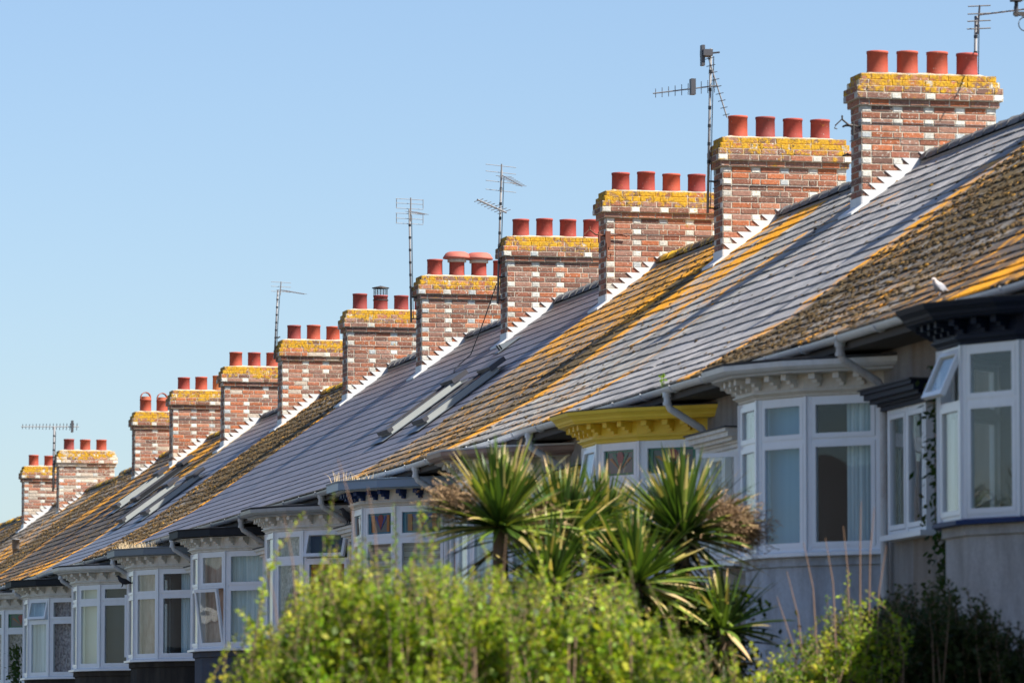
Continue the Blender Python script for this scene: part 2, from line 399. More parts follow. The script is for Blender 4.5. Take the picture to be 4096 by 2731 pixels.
def course_box(b, x0,y0,x1,y1,z,h,kind,maskf,rng,white, out):
    X0,Y0,X1,Y1 = x0-out,y0-out,x1+out,y1+out
    b.box((X0,Y0,z),(X1,Y1,z+h-.0005),(.46,.41,.33),maskf(z,rng))
    bricks_face(b,(X0,Y0),(1,0),(0,-1),X1-X0,z,h,kind,maskf,rng,white)
    bricks_face(b,(X0,Y1),(0,-1),(-1,0),Y1-Y0,z,h,kind,maskf,rng,white)
    bricks_face(b,(X1,Y0),(0,1),(1,0),Y1-Y0,z,h,kind,maskf,rng,white)
    bricks_face(b,(X1,Y1),(-1,0),(0,1),X1-X0,z,h,kind,maskf,rng,white)

def pot_mesh(c, kind, tint):
    b = MB(); r = .122; h = .265 + random.Random(c[1]*7+c[0]*31).uniform(-.012,.014)
    if kind == 'tall': h = .31
    b.lathe(c, [(r+.006,-.03),(r+.004,.02),(r,.05),(r-.002,h-.03),(r+.004,h-.028),(r+.004,h),(r-.016,h),(r-.018,h-.2),(.02,h-.2)], 28, tint, (.2,0,0))
    b.lathe((c[0],c[1],c[2]-.03),[(r+.03,0),(r+.025,.02),(r+.002,.045)],20,(.20,.17,.14),(.3,.1,0))
    return b, h
POTS = {-1:'pppp',0:'pppp',1:'pppp',2:'pppp',3:'pppp',4:'phhp',5:'pcpp',6:'pppp',7:'pppp',8:'pptp',9:'oopp',11:'ppp',12:'ppp'}
def make_stack(H, j):
    rng = random.Random(900+j); dx, dz = off(j)
    W = 1.60 if j < 10 else 1.31; T = .44
    x0 = 17.59 + dx + (.08 if j == 9 else .30 if j == -1 else 0); x1 = x0+W; y0 = 62.3+D*j; y1 = y0+T; zb = 7.95+dz; h = .0747
    fade = {11:1.0,12:.6}.get(j,0)
    def mk(z, rng):
        zz = z-dz
        if zz > 9.70: return (rng.uniform(.84,.96) - (.20 if zz < 9.78 else 0), .36, 0)
        if zz > 9.62: return (rng.uniform(.25,.6), .2, 0)
        if zz > 9.54: return (rng.uniform(.2,.5), .1, 0)
        if zz > 9.4: return (rng.uniform(.0,.36), 0, 0)
        return (rng.choice((0,0,.05,.2,.28)), 0, 0)
    PALE[0] = {6:.04,7:.09,8:.12,9:.10,11:.40,12:.22}.get(j,0)
    b = MB(); n = 22; zt = 9.56+dz
    wh = .78
    ncore = MB()
    for i in range(n):
        z = zt-(i+1)*h
        course_box(b,x0,y0,x1,y1,z,h,(i+1)%2 if i else 1,mk,rng,wh,0)
    course_box(b,x0,y0,x1,y1,zt,h,0,mk,rng,0,.034)
    course_box(b,x0,y0,x1,y1,zt+h,h,1,mk,rng,wh,.070)
    course_box(b,x0,y0,x1,y1,zt+2*h,h,0,mk,rng,0,.068)
    course_box(b,x0,y0,x1,y1,zt+3*h,h,1,mk,rng,.5,.036)
    course_box(b,x0,y0,x1,y1,zt+4*h,h,0,mk,rng,0,.004)
    st = b.build('chimney_stack', M['brick_pale'] if j in (11,) else M['brick'], H)
    # mortar flaunching, uneven
    f = MB(); nx, ny = 22, 6; vs = []; zt5 = zt+5*h
    for a in range(nx+1):
        for c in range(ny+1):
            u, v = a/nx, c/ny; e = min(u,1-u,(v if v<.5 else 1-v)*T/W)*W
            z = zt5 - .012 + min(e/.13,1)*.042 + mnoise.noise(Vector((u*7+j*3, v*3, 1)))*.014
            vs.append((x0-.008+u*(W+.016), y0-.008+v*(T+.016), z))
    f.poly(vs, [(a*(ny+1)+c,(a+1)*(ny+1)+c,(a+1)*(ny+1)+c+1,a*(ny+1)+c+1) for a in range(nx) for c in range(ny)], (.46,.40,.32), (.52,.1,0))
    for a in range(nx):
        i = a*(ny+1); p, q = vs[i], vs[i+ny+1]
        f.face([(p[0],p[1],zt5-.005),(q[0],q[1],zt5-.005),q,p],(.46,.40,.32),(.6,.1,0))
    for c in range(ny):
        p, q = vs[c+1], vs[c]
        f.face([(p[0],p[1],zt5-.005),(q[0],q[1],zt5-.005),q,p],(.46,.40,.32),(.6,.1,0))
    f.build('mortar_cap', M['brick'], st, smooth=True)
    P = POTS[j]; npot = len(P); sp = (.357 if npot == 4 else .385); first = x0 + (W-sp*(npot-1))/2 - .01
    for i, kch in enumerate(P):
        c = (first+i*sp, y0+T/2, zt5+.012)
        pick = rng.random(); tint = (.36,.066,.036) if pick < .5 else (.29,.048,.036) if pick < .85 else (.23,.042,.038)
        if kch == 't': tint = (.50,.16,.05)
        pb, hh = pot_mesh(c, 'tall' if kch == 't' else 'p', tint)
        po = pb.build('chimney_pot', M['pot'], st, smooth=False)
        for p in po.data.polygons: p.use_smooth = True
        cc = (c[0],c[1],c[2]+hh)
        if kch == 'h':
            k = MB(); k.lathe(cc,[(.13,-.05),(.15,-.045),(.15,.015),(.135,.02)],24,(.5,.47,.43),(0,.1,0))
            k.lathe(cc,[(.135,.0),(.225,.012),(.22,.035),(.18,.095),(.14,.115),(.05,.118),(.0,.118)],24,(.42,.12,.09))
            k.build('pot_hood', M['pot'], po if False else st, smooth=True)
        if kch == 'c':
            k = MB()
            k.lathe(cc,[(.128,-.09),(.132,-.09),(.132,-.075),(.128,-.075)],24)
            for a in range(14):
                an = 2*math.pi*a/14; x, y = math.cos(an)*.118, math.sin(an)*.118
                k.tube([(cc[0]+x,cc[1]+y,cc[2]-.08),(cc[0]+x,cc[1]+y,cc[2]+.125)],.0035,4)
            for z in (.03,.06,.09,.12): k.lathe((cc[0],cc[1],cc[2]+z),[(.115,0),(.121,0),(.121,.005),(.115,.005)],18)
            k.lathe((cc[0],cc[1],cc[2]+.12),[(.15,0),(.145,.012),(.0,.045)],20)
            k.build('wire_cowl', M['iron'], st)
        if kch == 'o':
            k = MB(); pts = [(cc[0]+math.cos(a)*.112, cc[1], cc[2]+.035+math.sin(a)*.12) for a in [R_(-10+200*t/14) for t in range(15)]]
            k.lathe(cc,[(.112,0),(.115,0),(.115,.055),(.10,.055),(.10,0)],24,(.45,.12,.06))
            for a, c2 in zip(pts[:-1], pts[1:]):
                k.poly([(a[0],a[1]-.07,a[2]),(c2[0],c2[1]-.07,c2[2]),(c2[0],c2[1]+.07,c2[2]),(a[0],a[1]+.07,a[2]),
                        (a[0]*.9+cc[0]*.1,a[1]-.07,a[2]-.014),(c2[0]*.9+cc[0]*.1,c2[1]-.07,c2[2]-.014),(c2[0]*.9+cc[0]*.1,c2[1]+.07,c2[2]-.014),(a[0]*.9+cc[0]*.1,a[1]+.07,a[2]-.014)],
                       [(0,1,2,3),(7,6,5,4),(0,4,5,1),(3,2,6,7)],(.42,.10,.055))
            k.build('pot_hoop', M['pot'], st, smooth=False)
    # stepped flashing on the near (street view) face
    fl = MB(); yf = y0-.012; Wt = .30; i = 0
    def xr(z): return x0 + .0 + (z-roofz(x0,j))/UP
    zr0 = roofz(x0,j)
    z = zt - math.ceil((zt-zr0-.16)/h)*h
    first_z = z
    def slab(poly):
        n = len(poly); fr = [(x,yf-.006,z) for x,z in poly]; bk = [(x,y0+.001,z) for x,z in poly]
        fl.poly(fr+bk, [tuple(range(n))]+[(i,(i+n),((i+1)%n)+n,(i+1)%n) for i in range(n)])
    slab([(x0,zr0-.02),(xr(first_z)+.05,first_z-.02+.0),(xr(first_z)+.05,first_z),(x0,first_z)])
    while z + h < roofz(RX+dx,j) + .06:
        z1 = z+h; xt = max(x0, xr(z1)-Wt+rng.uniform(-.02,.02)); xb = max(x0,min(xt+.09, xr(z)+.0))
        slab([(xt,z1),(xb,z),(xr(z)+.05,z-.0),(xr(z1)+.05,z1)])
        z = z1
    xe = xr(z); slab([(xe-.12,z+h),(xe-.02,z),(xe+.10,z),(xe+.24,z+h)])
    fl.box((x0-.012,y0-.012,zr0-.1),(x0+.001,y1+.01,zr0+.13))
    # apron lapping on to the tiles below the stack
    ax, az = x0-.15, roofz(x0-.15,j)+.045
    fl.poly([(x0,y0-.09,zr0+.05),(ax,y0-.09,az),(ax,y1+.05,az),(x0,y1+.05,zr0+.05),(x0,y0-.09,zr0+.02),(ax,y0-.09,az-.03),(ax,y1+.05,az-.03)],[(0,3,2,1),(1,2,6,5),(0,1,5,4)])
    fl.build('lead_flashing', M['lead'], st)
    # lashing wire round the stack
    if j in (0,1,2,4,5,8,11):
        w = MB(); zz = zt-.20+ru(-.04,.02)
        for dz2 in ((0,-.17) if j == 0 else (0,)):
            o = .014; q = zz+dz2
            w.tube([(x0-o,y0-o,q),(x1+o,y0-o,q-.004),(x1+o,y1+o,q),(x0-o,y1+o,q),(x0-o,y0-o,q)],.0045,5)
        w.build('lashing_wire', M['aludark'], st)
    if j in (0,2):
        w = MB(); z = zt-.25; mat = M['iron'] if j == 0 else M['rustiron']
        w.tube([(x0,y0+.05,z),(x0-.10,y0-.02,z+.01),(x0-.16,y0-.03,z+.015)],.014,6)
        w.tube([(x0-.105,y0-.02,z+.05),(x0-.105,y0-.02,z-.10)],.016,6)
        w.tube([(x0-.16,y0-.03,z+.015),(x0-.24,y0-.04,z+.075),(x0-.24,y0-.04,z+.12)],.011,6)
        w.tube([(x0-.24,y0-.04,z+.08),(x0-.32,y0-.04,z+.005),(x0-.33,y0-.04,z-.03),(x0-.30,y0-.04,z-.035)],.008,6)
        if j == 2:
            w.box((x0-.02,y0-.05,z-.16),(x0+.05,y0-.012,z+.06)); w.tube([(x0+.0,y0-.05,z-.1),(x0-.005,y0-.06,z-.3),(x0+.04,y0-.06,z-.33),(x0+.05,y0-.06,z-.25)],.012,6)
            w.tube([(x0+.05,y0-.04,z),(x0+.2,y0-.06,z+.02),(x0+.28,y0-.05,z-.01)],.012,6)
        w.build('wire_bracket', mat, st)
    return st

# ------------------------------------------------------------------ bays
def plan(Yc):
    return [(WX,Yc-1.17),(13.95,Yc-.62),(13.65,Yc),(13.65,Yc+.66),(13.95,Yc+1.28),(WX,Yc+1.83)]
def offset(pl, o):
    n = len(pl); nr = []
    for a, c in zip(pl[:-1], pl[1:]):
        d = Vector((c[0]-a[0], c[1]-a[1])).normalized(); nr.append((d, Vector((-d.y, d.x))))
    outp = []
    for i in range(n):
        if i == 0 or i == n-1:
            d, nn = nr[0] if i == 0 else nr[-1]; p = Vector(pl[i]) + nn*o; t = (WX-p.x)/d.x; q = p + d*t; outp.append((q.x,q.y))
        else:
            d1, n1 = nr[i-1]; d2, n2 = nr[i]; bis = (n1+n2).normalized(); p = Vector(pl[i]) + bis*(o/max(.3,bis.dot(n1))); outp.append((p.x,p.y))
    return outp
def sweep(b, pl, prof, mi=0, tint=(.5,.5,.5), mask=(0,0,0)):
    rings = [[(x,y,z) for x,y in offset(pl,o)] for o,z in prof]
    for r0, r1 in zip(rings[:-1], rings[1:]):
        for i in range(len(pl)-1): b.face([r0[i],r1[i],r1[i+1],r0[i+1]], tint, mask, mi)
class Loc:
    """facet frame: u along the facet (near to far), z up, n outward"""
    def __init__(s, a, c): 
        s.a = Vector((a[0],a[1],0)); d = Vector((c[0]-a[0],c[1]-a[1],0)); s.L = d.length; s.u = d.normalized(); s.n = Vector((-s.u.y,s.u.x,0))
    def p(s, u, n, z): return s.a + s.u*u + s.n*n + Vector((0,0,z))
    def box(s, b, u0,u1,n0,n1,z0,z1, mi=0, hinge=None, tint=(.5,.5,.5), mask=(0,0,0)):
        pts = []
        for (u,n,z) in ((u0,n0,z0),(u1,n0,z0),(u1,n1,z0),(u0,n1,z0),(u0,n0,z1),(u1,n0,z1),(u1,n1,z1),(u0,n1,z1)):
            if hinge:
                kind, pos, ang = hinge
                if kind == 'top': dz = z-pos; dn = n; n = dn*math.cos(ang) - dz*math.sin(ang); z = pos + dz*math.cos(ang) + dn*math.sin(ang)
                elif kind == 'side': du = u-pos; dn = n; u = pos + du*math.cos(ang); n = dn + abs(du)*math.sin(ang)
                elif kind == 'in': dz = z-pos; dn = n; n = dn*math.cos(ang) - dz*math.sin(ang); z = pos + dz*math.cos(ang) + dn*math.sin(ang)
            pts.append(s.p(u,n,z))
        b.poly(pts, [(0,3,2,1),(4,5,6,7),(0,1,5,4),(1,2,6,5),(2,3,7,6),(3,0,4,7)], tint, mask, mi)
def sash(b, F, u0,u1,z0,z1, w=.05, n0=-.01, n1=.035, hinge=None):
    F.box(b,u0,u1,n0,n1,z0,z0+w,hinge=hinge); F.box(b,u0,u1,n0,n1,z1-w,z1,hinge=hinge)
    F.box(b,u0,u0+w,n0,n1,z0+w,z1-w,hinge=hinge); F.box(b,u1-w,u1,n0,n1,z0+w,z1-w,hinge=hinge)
def stained(F, u0,u1,z0,z1, pal):
    b = MB(); w, h = u1-u0, z1-z0; o = .006
    def q(pts, mi, n=o): b.face([F.p(u0+w*x, n, z0+h*y) for x,y in pts], mi=mi)
    q([(0,0),(1,0),(1,1),(0,1)], 0, 0)
    e = .09 
    for pts in ([(0,0),(1,0),(1,e),(0,e)],[(0,1-e),(1,1-e),(1,1),(0,1)],[(0,e),(e,e),(e,1-e),(0,1-e)],[(1-e,e),(1,e),(1,1-e),(1-e,1-e)]): q(pts, 1)
    q([(.5,.2),(.62,.72),(.56,.94),(.44,.94),(.38,.72)][::-1], 2, o+.002)
    q([(.5,.2),(.78,.88),(.66,.88)], 3); q([(.5,.2),(.34,.88),(.22,.88)], 3)
    if pal == 'green': q([(.5,.2),(.88,.68),(.78,.7)], 4); q([(.5,.2),(.22,.7),(.12,.68)], 4)
    else: q([(.13,e),(.24,e),(.24,1-e),(.13,1-e)], 4); q([(.76,e),(.87,e),(.87,1-e),(.76,1-e)], 4)
    return b, [M['sg_pale'], M['sg_green'] if pal == 'green' else M['sg_teal'], M['sg_red'], M['sg_green'] if pal=='green' else M['sg_blue'], M['sg_amber']]

ZT, ZS = 5.395, 3.95
BAY = {  # j: cornice style, brackets, apron, curtains (near facet, next facet), extras
 -5: dict(c='ogee', cm='white', br='white', ap=(.45,.45,.44), cu=('netdark','net'), top='lead_dark'),
 -4: dict(c='ogee', cm='white', br='white', ap=(.45,.45,.44), cu=('netdark','net'), top='lead_dark'),
 -3: dict(c='ogee', cm='navydark', br='navydark', fr='navydark', ap=(.60,.59,.57), cu=(None,None), top='lead_dark', opens={(2,'u'):('top',R_(24))}, tall=.47, sillm='navy'),
 -2: dict(c='gutter', cm='gutter', br='white', fr='cream', ap=(.56,.61,.67), cu=('curt','bluereflect'), top='lead_dark'),  # blue cloth paints a sky reflection; bluish wall tone paints sky light
 -1: dict(c='ogee', cm='yellow', br='yellow', fr='yellow', ap=(.5,.5,.5), cu=('netdark','net'), top='lead_dark', stain='green', opens={(2,'u'):('top',R_(10))}),
 0: dict(c='gutter', cm='mauve', br='cream', fr='cream', ap=(.45,.43,.40), cu=('net','net'), top='lead'),
 1: dict(c='slab', cm='steel', br='navy', fr='cream', ap=(.5,.5,.5), cu=('slat','slat'), top='steel', stain='blue'),
 2: dict(c='gutter', cm='gutter_grey', br='white', ap=(.5,.5,.5), cu=('blindgrey','netdark'), top='lead_dark', opens={(0,'u'):('top',R_(16))}),
 3: dict(c='slab', cm='char', br='white', ap=(.085,.10,.135), cu=('net','brownblind'), top='char', opens={(1,'l'):('in',R_(-9))}, tall=.53),
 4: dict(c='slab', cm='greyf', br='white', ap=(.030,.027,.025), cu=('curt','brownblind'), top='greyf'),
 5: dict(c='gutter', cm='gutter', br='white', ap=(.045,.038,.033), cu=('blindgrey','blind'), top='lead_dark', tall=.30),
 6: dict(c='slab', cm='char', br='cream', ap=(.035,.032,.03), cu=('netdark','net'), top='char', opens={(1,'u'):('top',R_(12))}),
 7: dict(c='ogee', cm='white', br='white', ap=(.4,.4,.4), cu=('netdark','netdark'), top='lead_dark', stain='green'),
}
def cmat(k):
    return {'curt':'net','bluereflect':'bluereflect_cloth'}.get(k,k)
M['bluereflect_cloth'] = cloth('blue_reflection_cloth', (.09,.27,.46), (.12,.33,.54), scale=3)  # cloth colour imitates blue sky reflected in the pane

def make_bay(H, j):
    B = BAY.get(j, BAY[7]); Yc = YC(j) if j < 9 else YC(j); pl = plan(Yc); dx, dz = 0, 0
    tall = B.get('tall', .41); zt = ZT; zs = ZS; zm = zt-tall
    fr = MB(); facets = [Loc(a,c) for a,c in zip(pl[:-1],pl[1:])]
    for fi, F in enumerate(facets):
        L = F.L
        F.box(fr,0,.045,-.06,.03,zs,zt); F.box(fr,L-.045,L,-.06,.03,zs,zt)
        F.box(fr,-.018,.018,-.03,.05,zs,zt)
        F.box(fr,.045,L-.045,-.06,.024,zt-.035,zt); F.box(fr,.045,L-.045,-.06,.024,zs,zs+.04); F.box(fr,.045,L-.045,-.06,.024,zm-.02,zm+.02)
    F = facets[-1]; F.box(fr,F.L-.018,F.L+.018,-.03,.05,zs,zt)
    # room darkness is painted on a backing sheet, built further down
    bay = fr.build('bay_window', M['upvc'], H)
    ri = offset(pl,-.065); 
    for fi, F in enumerate(facets):
        L = F.L
        for part,(z0,z1) in (('u',(zm+.02,zt-.035)),('l',(zs+.04,zm-.02))):
            u0,u1 = .05, L-.05
            op = B.get('opens',{}).get((fi,part)); hinge = None
            if op: hinge = (op[0], z1 if op[0] == 'top' else z0, op[1])
            if op and op[0]=='in': hinge = ('in', z0, op[1])
            sb = MB(); sash(sb,F,u0,u1,z0,z1,.045 if L > .6 else .04,hinge=hinge,n1=.036 if (fi+len(part))%2 else .03)
            if op:
                s_o = sb.build('opening_sash', M['upvc'], bay)
            else:
                s_o = sb.build('sash_frame', M['upvc'], bay)
            gb = MB(); w = .045
            if B.get('stain') and part == 'u' and not op:
                gb, mats = stained(F,u0+w,u1-w,z0+w,z1-w,B['stain']); gb.build('pane', mats, bay)
            F.box(gb if not (B.get('stain') and part == 'u' and not op) else MB(),u0+w,u1-w,.008,.014,z0+w,z1-w,hinge=hinge)
            if not (B.get('stain') and part == 'u' and not op): gb.build('pane', M['glass'], bay)
    # curtains or blinds just inside, each facet; the blue one paints a sky reflection
    kinds = {0:B['cu'][0],1:B['cu'][1],2:B['cu'][1],3:B['cu'][0],4:B['cu'][0]}
    for fi, F in enumerate(facets):
        k = kinds[fi]
        if not k: continue
        cb = MB(); n = 26; a0, a1 = .02, F.L-.02
        if k == 'curt': a1 = F.L*.55
        amp = .0 if k in ('blind','blindgrey','bluereflect','brownblind','slat') else .014
        pts = []
        for i in range(n+1):
            u = a0+(a1-a0)*i/n; pts.append((u, -.11 - amp*(1+math.sin(i*1.9+fi))))
        for (ua,na),(ub,nb) in zip(pts[:-1],pts[1:]):
            cb.face([F.p(ua,na,zs+.03),F.p(ub,nb,zs+.03),F.p(ub,nb,zt-.02),F.p(ua,na,zt-.02)])
            cb.face([F.p(ua,na-.004,zs+.03),F.p(ua,na-.004,zt-.02),F.p(ub,nb-.004,zt-.02),F.p(ub,nb-.004,zs+.03)])
        cb.build('curtain' if amp or k=='curt' else 'blind', M[cmat(k)], bay)
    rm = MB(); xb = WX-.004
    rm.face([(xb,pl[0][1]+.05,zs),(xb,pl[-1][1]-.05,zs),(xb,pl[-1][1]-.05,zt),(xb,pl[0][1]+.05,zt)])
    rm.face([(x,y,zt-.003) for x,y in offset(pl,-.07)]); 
    rm.build('window_backing', M['dark'], bay)  # near-black back and ceiling stand in for the unlit room
    # cornice
    cm, fm, bm = M[B['cm']], M[B.get('fr','white')], M[B['br']]
    c = MB()
    sweep(c, pl, [(-.06,zt-.001),(.03,zt+.0),(.045,zt+.012),(.045,zt+.026),(.06,zt+.03),(.075,zt+.045),(.095,zt+.05),(.095,zt+.064),(.07,zt+.07),(.07,zt+.205)], 0)
    sweep(c, pl, [(.07,zt+.205),(.30,zt+.206)], 0)
    if B['c'] == 'slab': prof = [(.30,zt+.206),(.31,zt+.222),(.37,zt+.224),(.37,zt+.325),(.355,zt+.335)]; c2 = 1
    elif B['c'] == 'ogee': prof = [(.29,zt+.206),(.30,zt+.225),(.315,zt+.23),(.325,zt+.255),(.355,zt+.285),(.37,zt+.29),(.385,zt+.325),(.37,zt+.327)]
    else: prof = [(.28,zt+.206),(.29,zt+.224),(.31,zt+.228),(.35,zt+.238),(.38,zt+.265),(.39,zt+.312),(.37,zt+.312)]
    sweep(c, pl, prof, 1)
    top = offset(pl,.372); c.face([(x,y,zt+.322) for x,y in top], mi=2)
    # raised lead edge and slope up to the wall
    sweep(c, pl, [(.375,zt+.318),(.385,zt+.340),(.34,zt+.345),(.0,zt+.37),(-.3,zt+.39)], 2)
    tm = M['lead_dark'] if B['top'] in ('lead_dark',) else M[B['top']]
    c.build('cornice', [fm, cm, tm], bay)
    # brackets
    for fi, F in enumerate(facets):
        us = ([.14,.36,F.L-.16],[.10,.34,F.L-.08],[.10,.30,.50],[.05,.28,F.L-.14],[.2,.42,F.L-.16])[fi]
        for u in us:
            b = MB(); z = zt+.205; w = .033
            F.box(b,u-w,u+w,.071,.225,z-.055,z-.001); F.box(b,u-w*.8,u+w*.8,.071,.165,z-.085,z-.055); F.box(b,u-w*.7,u+w*.7,.071,.115,z-.115,z-.085)
            b.build('bracket', bm, bay)
    # sill and apron
    s = MB(); sweep(s, pl, [(-.065,zs+.012),(.03,zs+.004),(.095,zs-.012),(.095,zs-.045),(.02,zs-.05)], 0)
    s.face([(x,y,zs+.005) for x,y in offset(pl,-.03)])
    s.build('sill', M[B['sillm']] if B.get('sillm') else M['upvc'], bay)
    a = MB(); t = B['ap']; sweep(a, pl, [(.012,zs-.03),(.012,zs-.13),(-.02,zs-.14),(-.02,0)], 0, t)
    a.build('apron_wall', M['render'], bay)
    # ground-floor lights of the same bay
    z0, z1 = 1.0, 2.55; gf = MB()
    for F in facets:
        L = F.L
        F.box(gf,0,.05,-.018,.035,z0,z1); F.box(gf,L-.05,L,-.018,.035,z0,z1); F.box(gf,.05,L-.05,-.018,.03,z1-.05,z1); F.box(gf,.05,L-.05,-.018,.03,z0,z0+.05); F.box(gf,.05,L-.05,-.018,.028,z1-.50,z1-.44)
    gw = gf.build('ground_floor_window', M['upvc'], H)
    for F in facets:
        for (a_, b_) in ((z0+.05,z1-.50),(z1-.44,z1-.05)):
            g = MB(); F.box(g,.05,F.L-.05,.0,.008,a_,b_); g.build('pane', M['glass'], gw)
            g = MB(); F.box(g,.05,F.L-.05,-.017,-.010,a_,b_); g.build('blind', M['netdark' if j%2 else 'net'], gw)
    sg = MB(); sweep(sg, pl, [(.0,z0),(.09,z0-.012),(.09,z0-.05),(-.02,z0-.055)]); sg.build('sill', M['upvc'], gw)
    return bay
def make_door(H, j):
    F = Loc((WX-.03,YC(j)+3.95),(WX-.03,YC(j)+4.9)); L = F.L
    d = MB(); F.box(d,.06,L-.06,-.029,.0,.05,2.05); do = d.build('door', M[('navy','sg_red','white','sg_green','char')[j%5]], H)
    f = MB(); F.box(f,0,.06,-.029,.03,.0,2.5); F.box(f,L-.06,L,-.029,.03,.0,2.5); F.box(f,.06,L-.06,-.029,.03,2.05,2.11); F.box(f,.06,L-.06,-.029,.03,2.44,2.5); f.build('door_frame', M['upvc'], do)
    g = MB(); F.box(g,.06,L-.06,-.029,.0,2.11,2.44); F.box(g,.25,L-.25,.001,.006,1.2,1.85); g.build('pane', M['blindgrey'], do)
    h = MB(); F.box(h,.12,.15,.001,.05,1.0,1.14); h.build('handle', M['alu'], do)

def make_side_window(H, j):
    """small upstairs window beside the bay with its own little cornice"""
    Yc = YC(j); ya, yb = Yc+3.78, Yc+5.02; B = BAY.get(j, BAY[7])
    F = Loc((WX-.05,ya),(WX-.05,yb)); z0, z1 = 4.05, 5.20
    f = MB(); L = F.L
    for u0,u1 in ((0,.05),(L/2-.03,L/2+.03),(L-.05,L)): F.box(f,u0,u1,-.05,.03,z0,z1)
    F.box(f,.05,L-.05,-.05,.025,z1-.04,z1); F.box(f,.05,L-.05,-.05,.025,z0,z0+.04)
    w = f.build('window', M['upvc'], H)
    for i,(u0,u1) in enumerate(((.055,L/2-.035),(L/2+.035,L-.055))):
        hg = ('side', u0, R_(38)) if (i == 0 and j in (-2,4)) else None
        s = MB(); sash(s,F,u0,u1,z0+.045,z1-.045,.045,hinge=hg); s.build('sash_frame', M['upvc'], w)
        g = MB(); F.box(g,u0+.045,u1-.045,.006,.012,z0+.09,z1-.09,hinge=hg); g.build('pane', M['glass'], w)
    k = MB(); F.box(k,.04,L-.04,-.045,-.04,z0+.03,z1-.03); k.build('window_backing', M['dark'] if j%2 else M['netdark'], w)  # odd houses: near-black sheet painting room darkness; even ones: patterned net
    c = MB(); mm = M[B['cm']] if B['cm'] in ('yellow','navydark','white') else M['white']
    for (o,za,zb) in ((.06,z1,z1+.04),(.09,z1+.04,z1+.065),(.15,z1+.065,z1+.10),(.20,z1+.10,z1+.15),(.23,z1+.15,z1+.185)): F.box(c,-.10-o*.5,L+.10+o*.5,-.049,o,za,zb)
    c.build('cornice', mm, w)
    t = MB(); F.box(t,-.24,L+.24,-.049,.25,z1+.186,z1+.20); t.build('lead_cap', M['lead_dark'], w)
    s = MB(); F.box(s,-.05,L+.05,-.049,.10,z0-.05,z0); s.build('sill', M['upvc'], w)

WALLT = {-3:(.34,.29,.24), -2:(.36,.34,.32), -1:(.38,.36,.33)}
def make_house(j, label):
    dx, dz = off(j); H = empty('terraced_house', (WX,YP(j),0)); tag(H, label, 'house', 'terraced houses stepping away down the street')
    y0, y1 = YP(j), YP(j+1); t = WALLT.get(j,(.42,.40,.37))
    w = MB(); w.box((WX,y0,0),(WX+.28,y1-.001,EZ-.03),t)
    rw = MB(); rw.box((2*RX-WX-.28,y0,0),(2*RX-WX,y1-.001,EZ-.05),t); rw.build('rear_wall', M['render'], H)
    gw = MB()
    if j in (JMIN, JMAX):
        yg = y0 if j == JMIN else y1-.2
        gw.poly([(WX+.28,yg,0),(2*RX-WX-.28,yg,0),(2*RX-WX-.28,yg,EZ),(RX,yg,RZ-.1),(WX+.28,yg,EZ)],[(0,1,2,3,4)],t)
    w.build('wall', M['render'], H)
    if gw.f: gw.build('gable_wall', M['render'], H)
    make_roof(H, j)
    if j in POTS: make_stack(H, j)
    # eaves board and soffit
    e = MB(); e.box((EX+.02+dx,y0,EZ-.17+dz),(EX+.045+dx,y1-.001,EZ-.02+dz)); e.box((EX+.045+dx,y0,EZ-.165+dz),(WX+.001,y1-.001,EZ-.15+dz))
    e.build('eaves_board', M['timber'], H)
    # gutter
    g = MB(); r = .06; gx, gz = EX-.035+dx, EZ-.045+dz; q = 8; seg = 4
    ys = [y0+(y1-y0)*i/seg for i in range(seg+1)]; random.seed(j+40)
    zz = [ru(-.012,.008) for _ in ys]; zz[0] = zz[-1] = 0
    for k in range(seg):
        for a in range(q):
            a0, a1 = math.pi*(1+a/q), math.pi*(1+(a+1)/q)
            P = lambda an, R, i: (gx+math.cos(an)*R, ys[i], gz+zz[i]+math.sin(an)*R)
            g.face([P(a0,r,k),P(a0,r,k+1),P(a1,r,k+1),P(a1,r,k)]); g.face([P(a0,r-.006,k),P(a1,r-.006,k),P(a1,r-.006,k+1),P(a0,r-.006,k+1)])
        for s in (-1,1):
            g.face([(gx+s*r,ys[k],gz+zz[k]),(gx+s*(r-.006),ys[k],gz+zz[k]),(gx+s*(r-.006),ys[k+1],gz+zz[k+1]),(gx+s*r,ys[k+1],gz+zz[k+1])][::s])
    gm = M['gutter_grey'] if j in (2,3,4,5) else M['gutter']
    go = g.build('gutter', gm, H, smooth=False)
    nb = 5
    for i in range(nb):
        cl = MB()
        y = y0 + (i+.5)*(y1-y0)/nb
        cl.tube([(gx+math.cos(a)*.067,y,gz+math.sin(a)*.067) for a in [math.pi*(1+t/8) for t in range(9)]],.009,4)
        cl.build('gutter_clip', gm, go)
    if j <= 7:
        make_bay(H, j); make_side_window(H, j); make_door(H, j)
        yo = YC(j)-1.50
        p = MB(); pm = M['rust'] if j in (-2,2,3) else M['gutter']
        p.tube([(gx,yo,gz-.045),(gx,yo,gz-.16),(gx+.03,yo,gz-.22),(WX-.12,yo,gz-.42),(WX-.07,yo,gz-.50),(WX-.065,yo,.1)],.038,10)
        p.tube([(gx,yo,gz-.05),(gx,yo,gz-.10)],.05,10); p.tube([(gx,yo,gz-.15),(gx,yo,gz-.185)],.046,10)
        for z in (gz-.56, 3.4, 1.6): p.tube([(WX-.065,yo,z),(WX-.065,yo,z-.07)],.047,10)
        p.build('downpipe', pm, H, smooth=False)
    return H
JMIN, JMAX = -4, 14
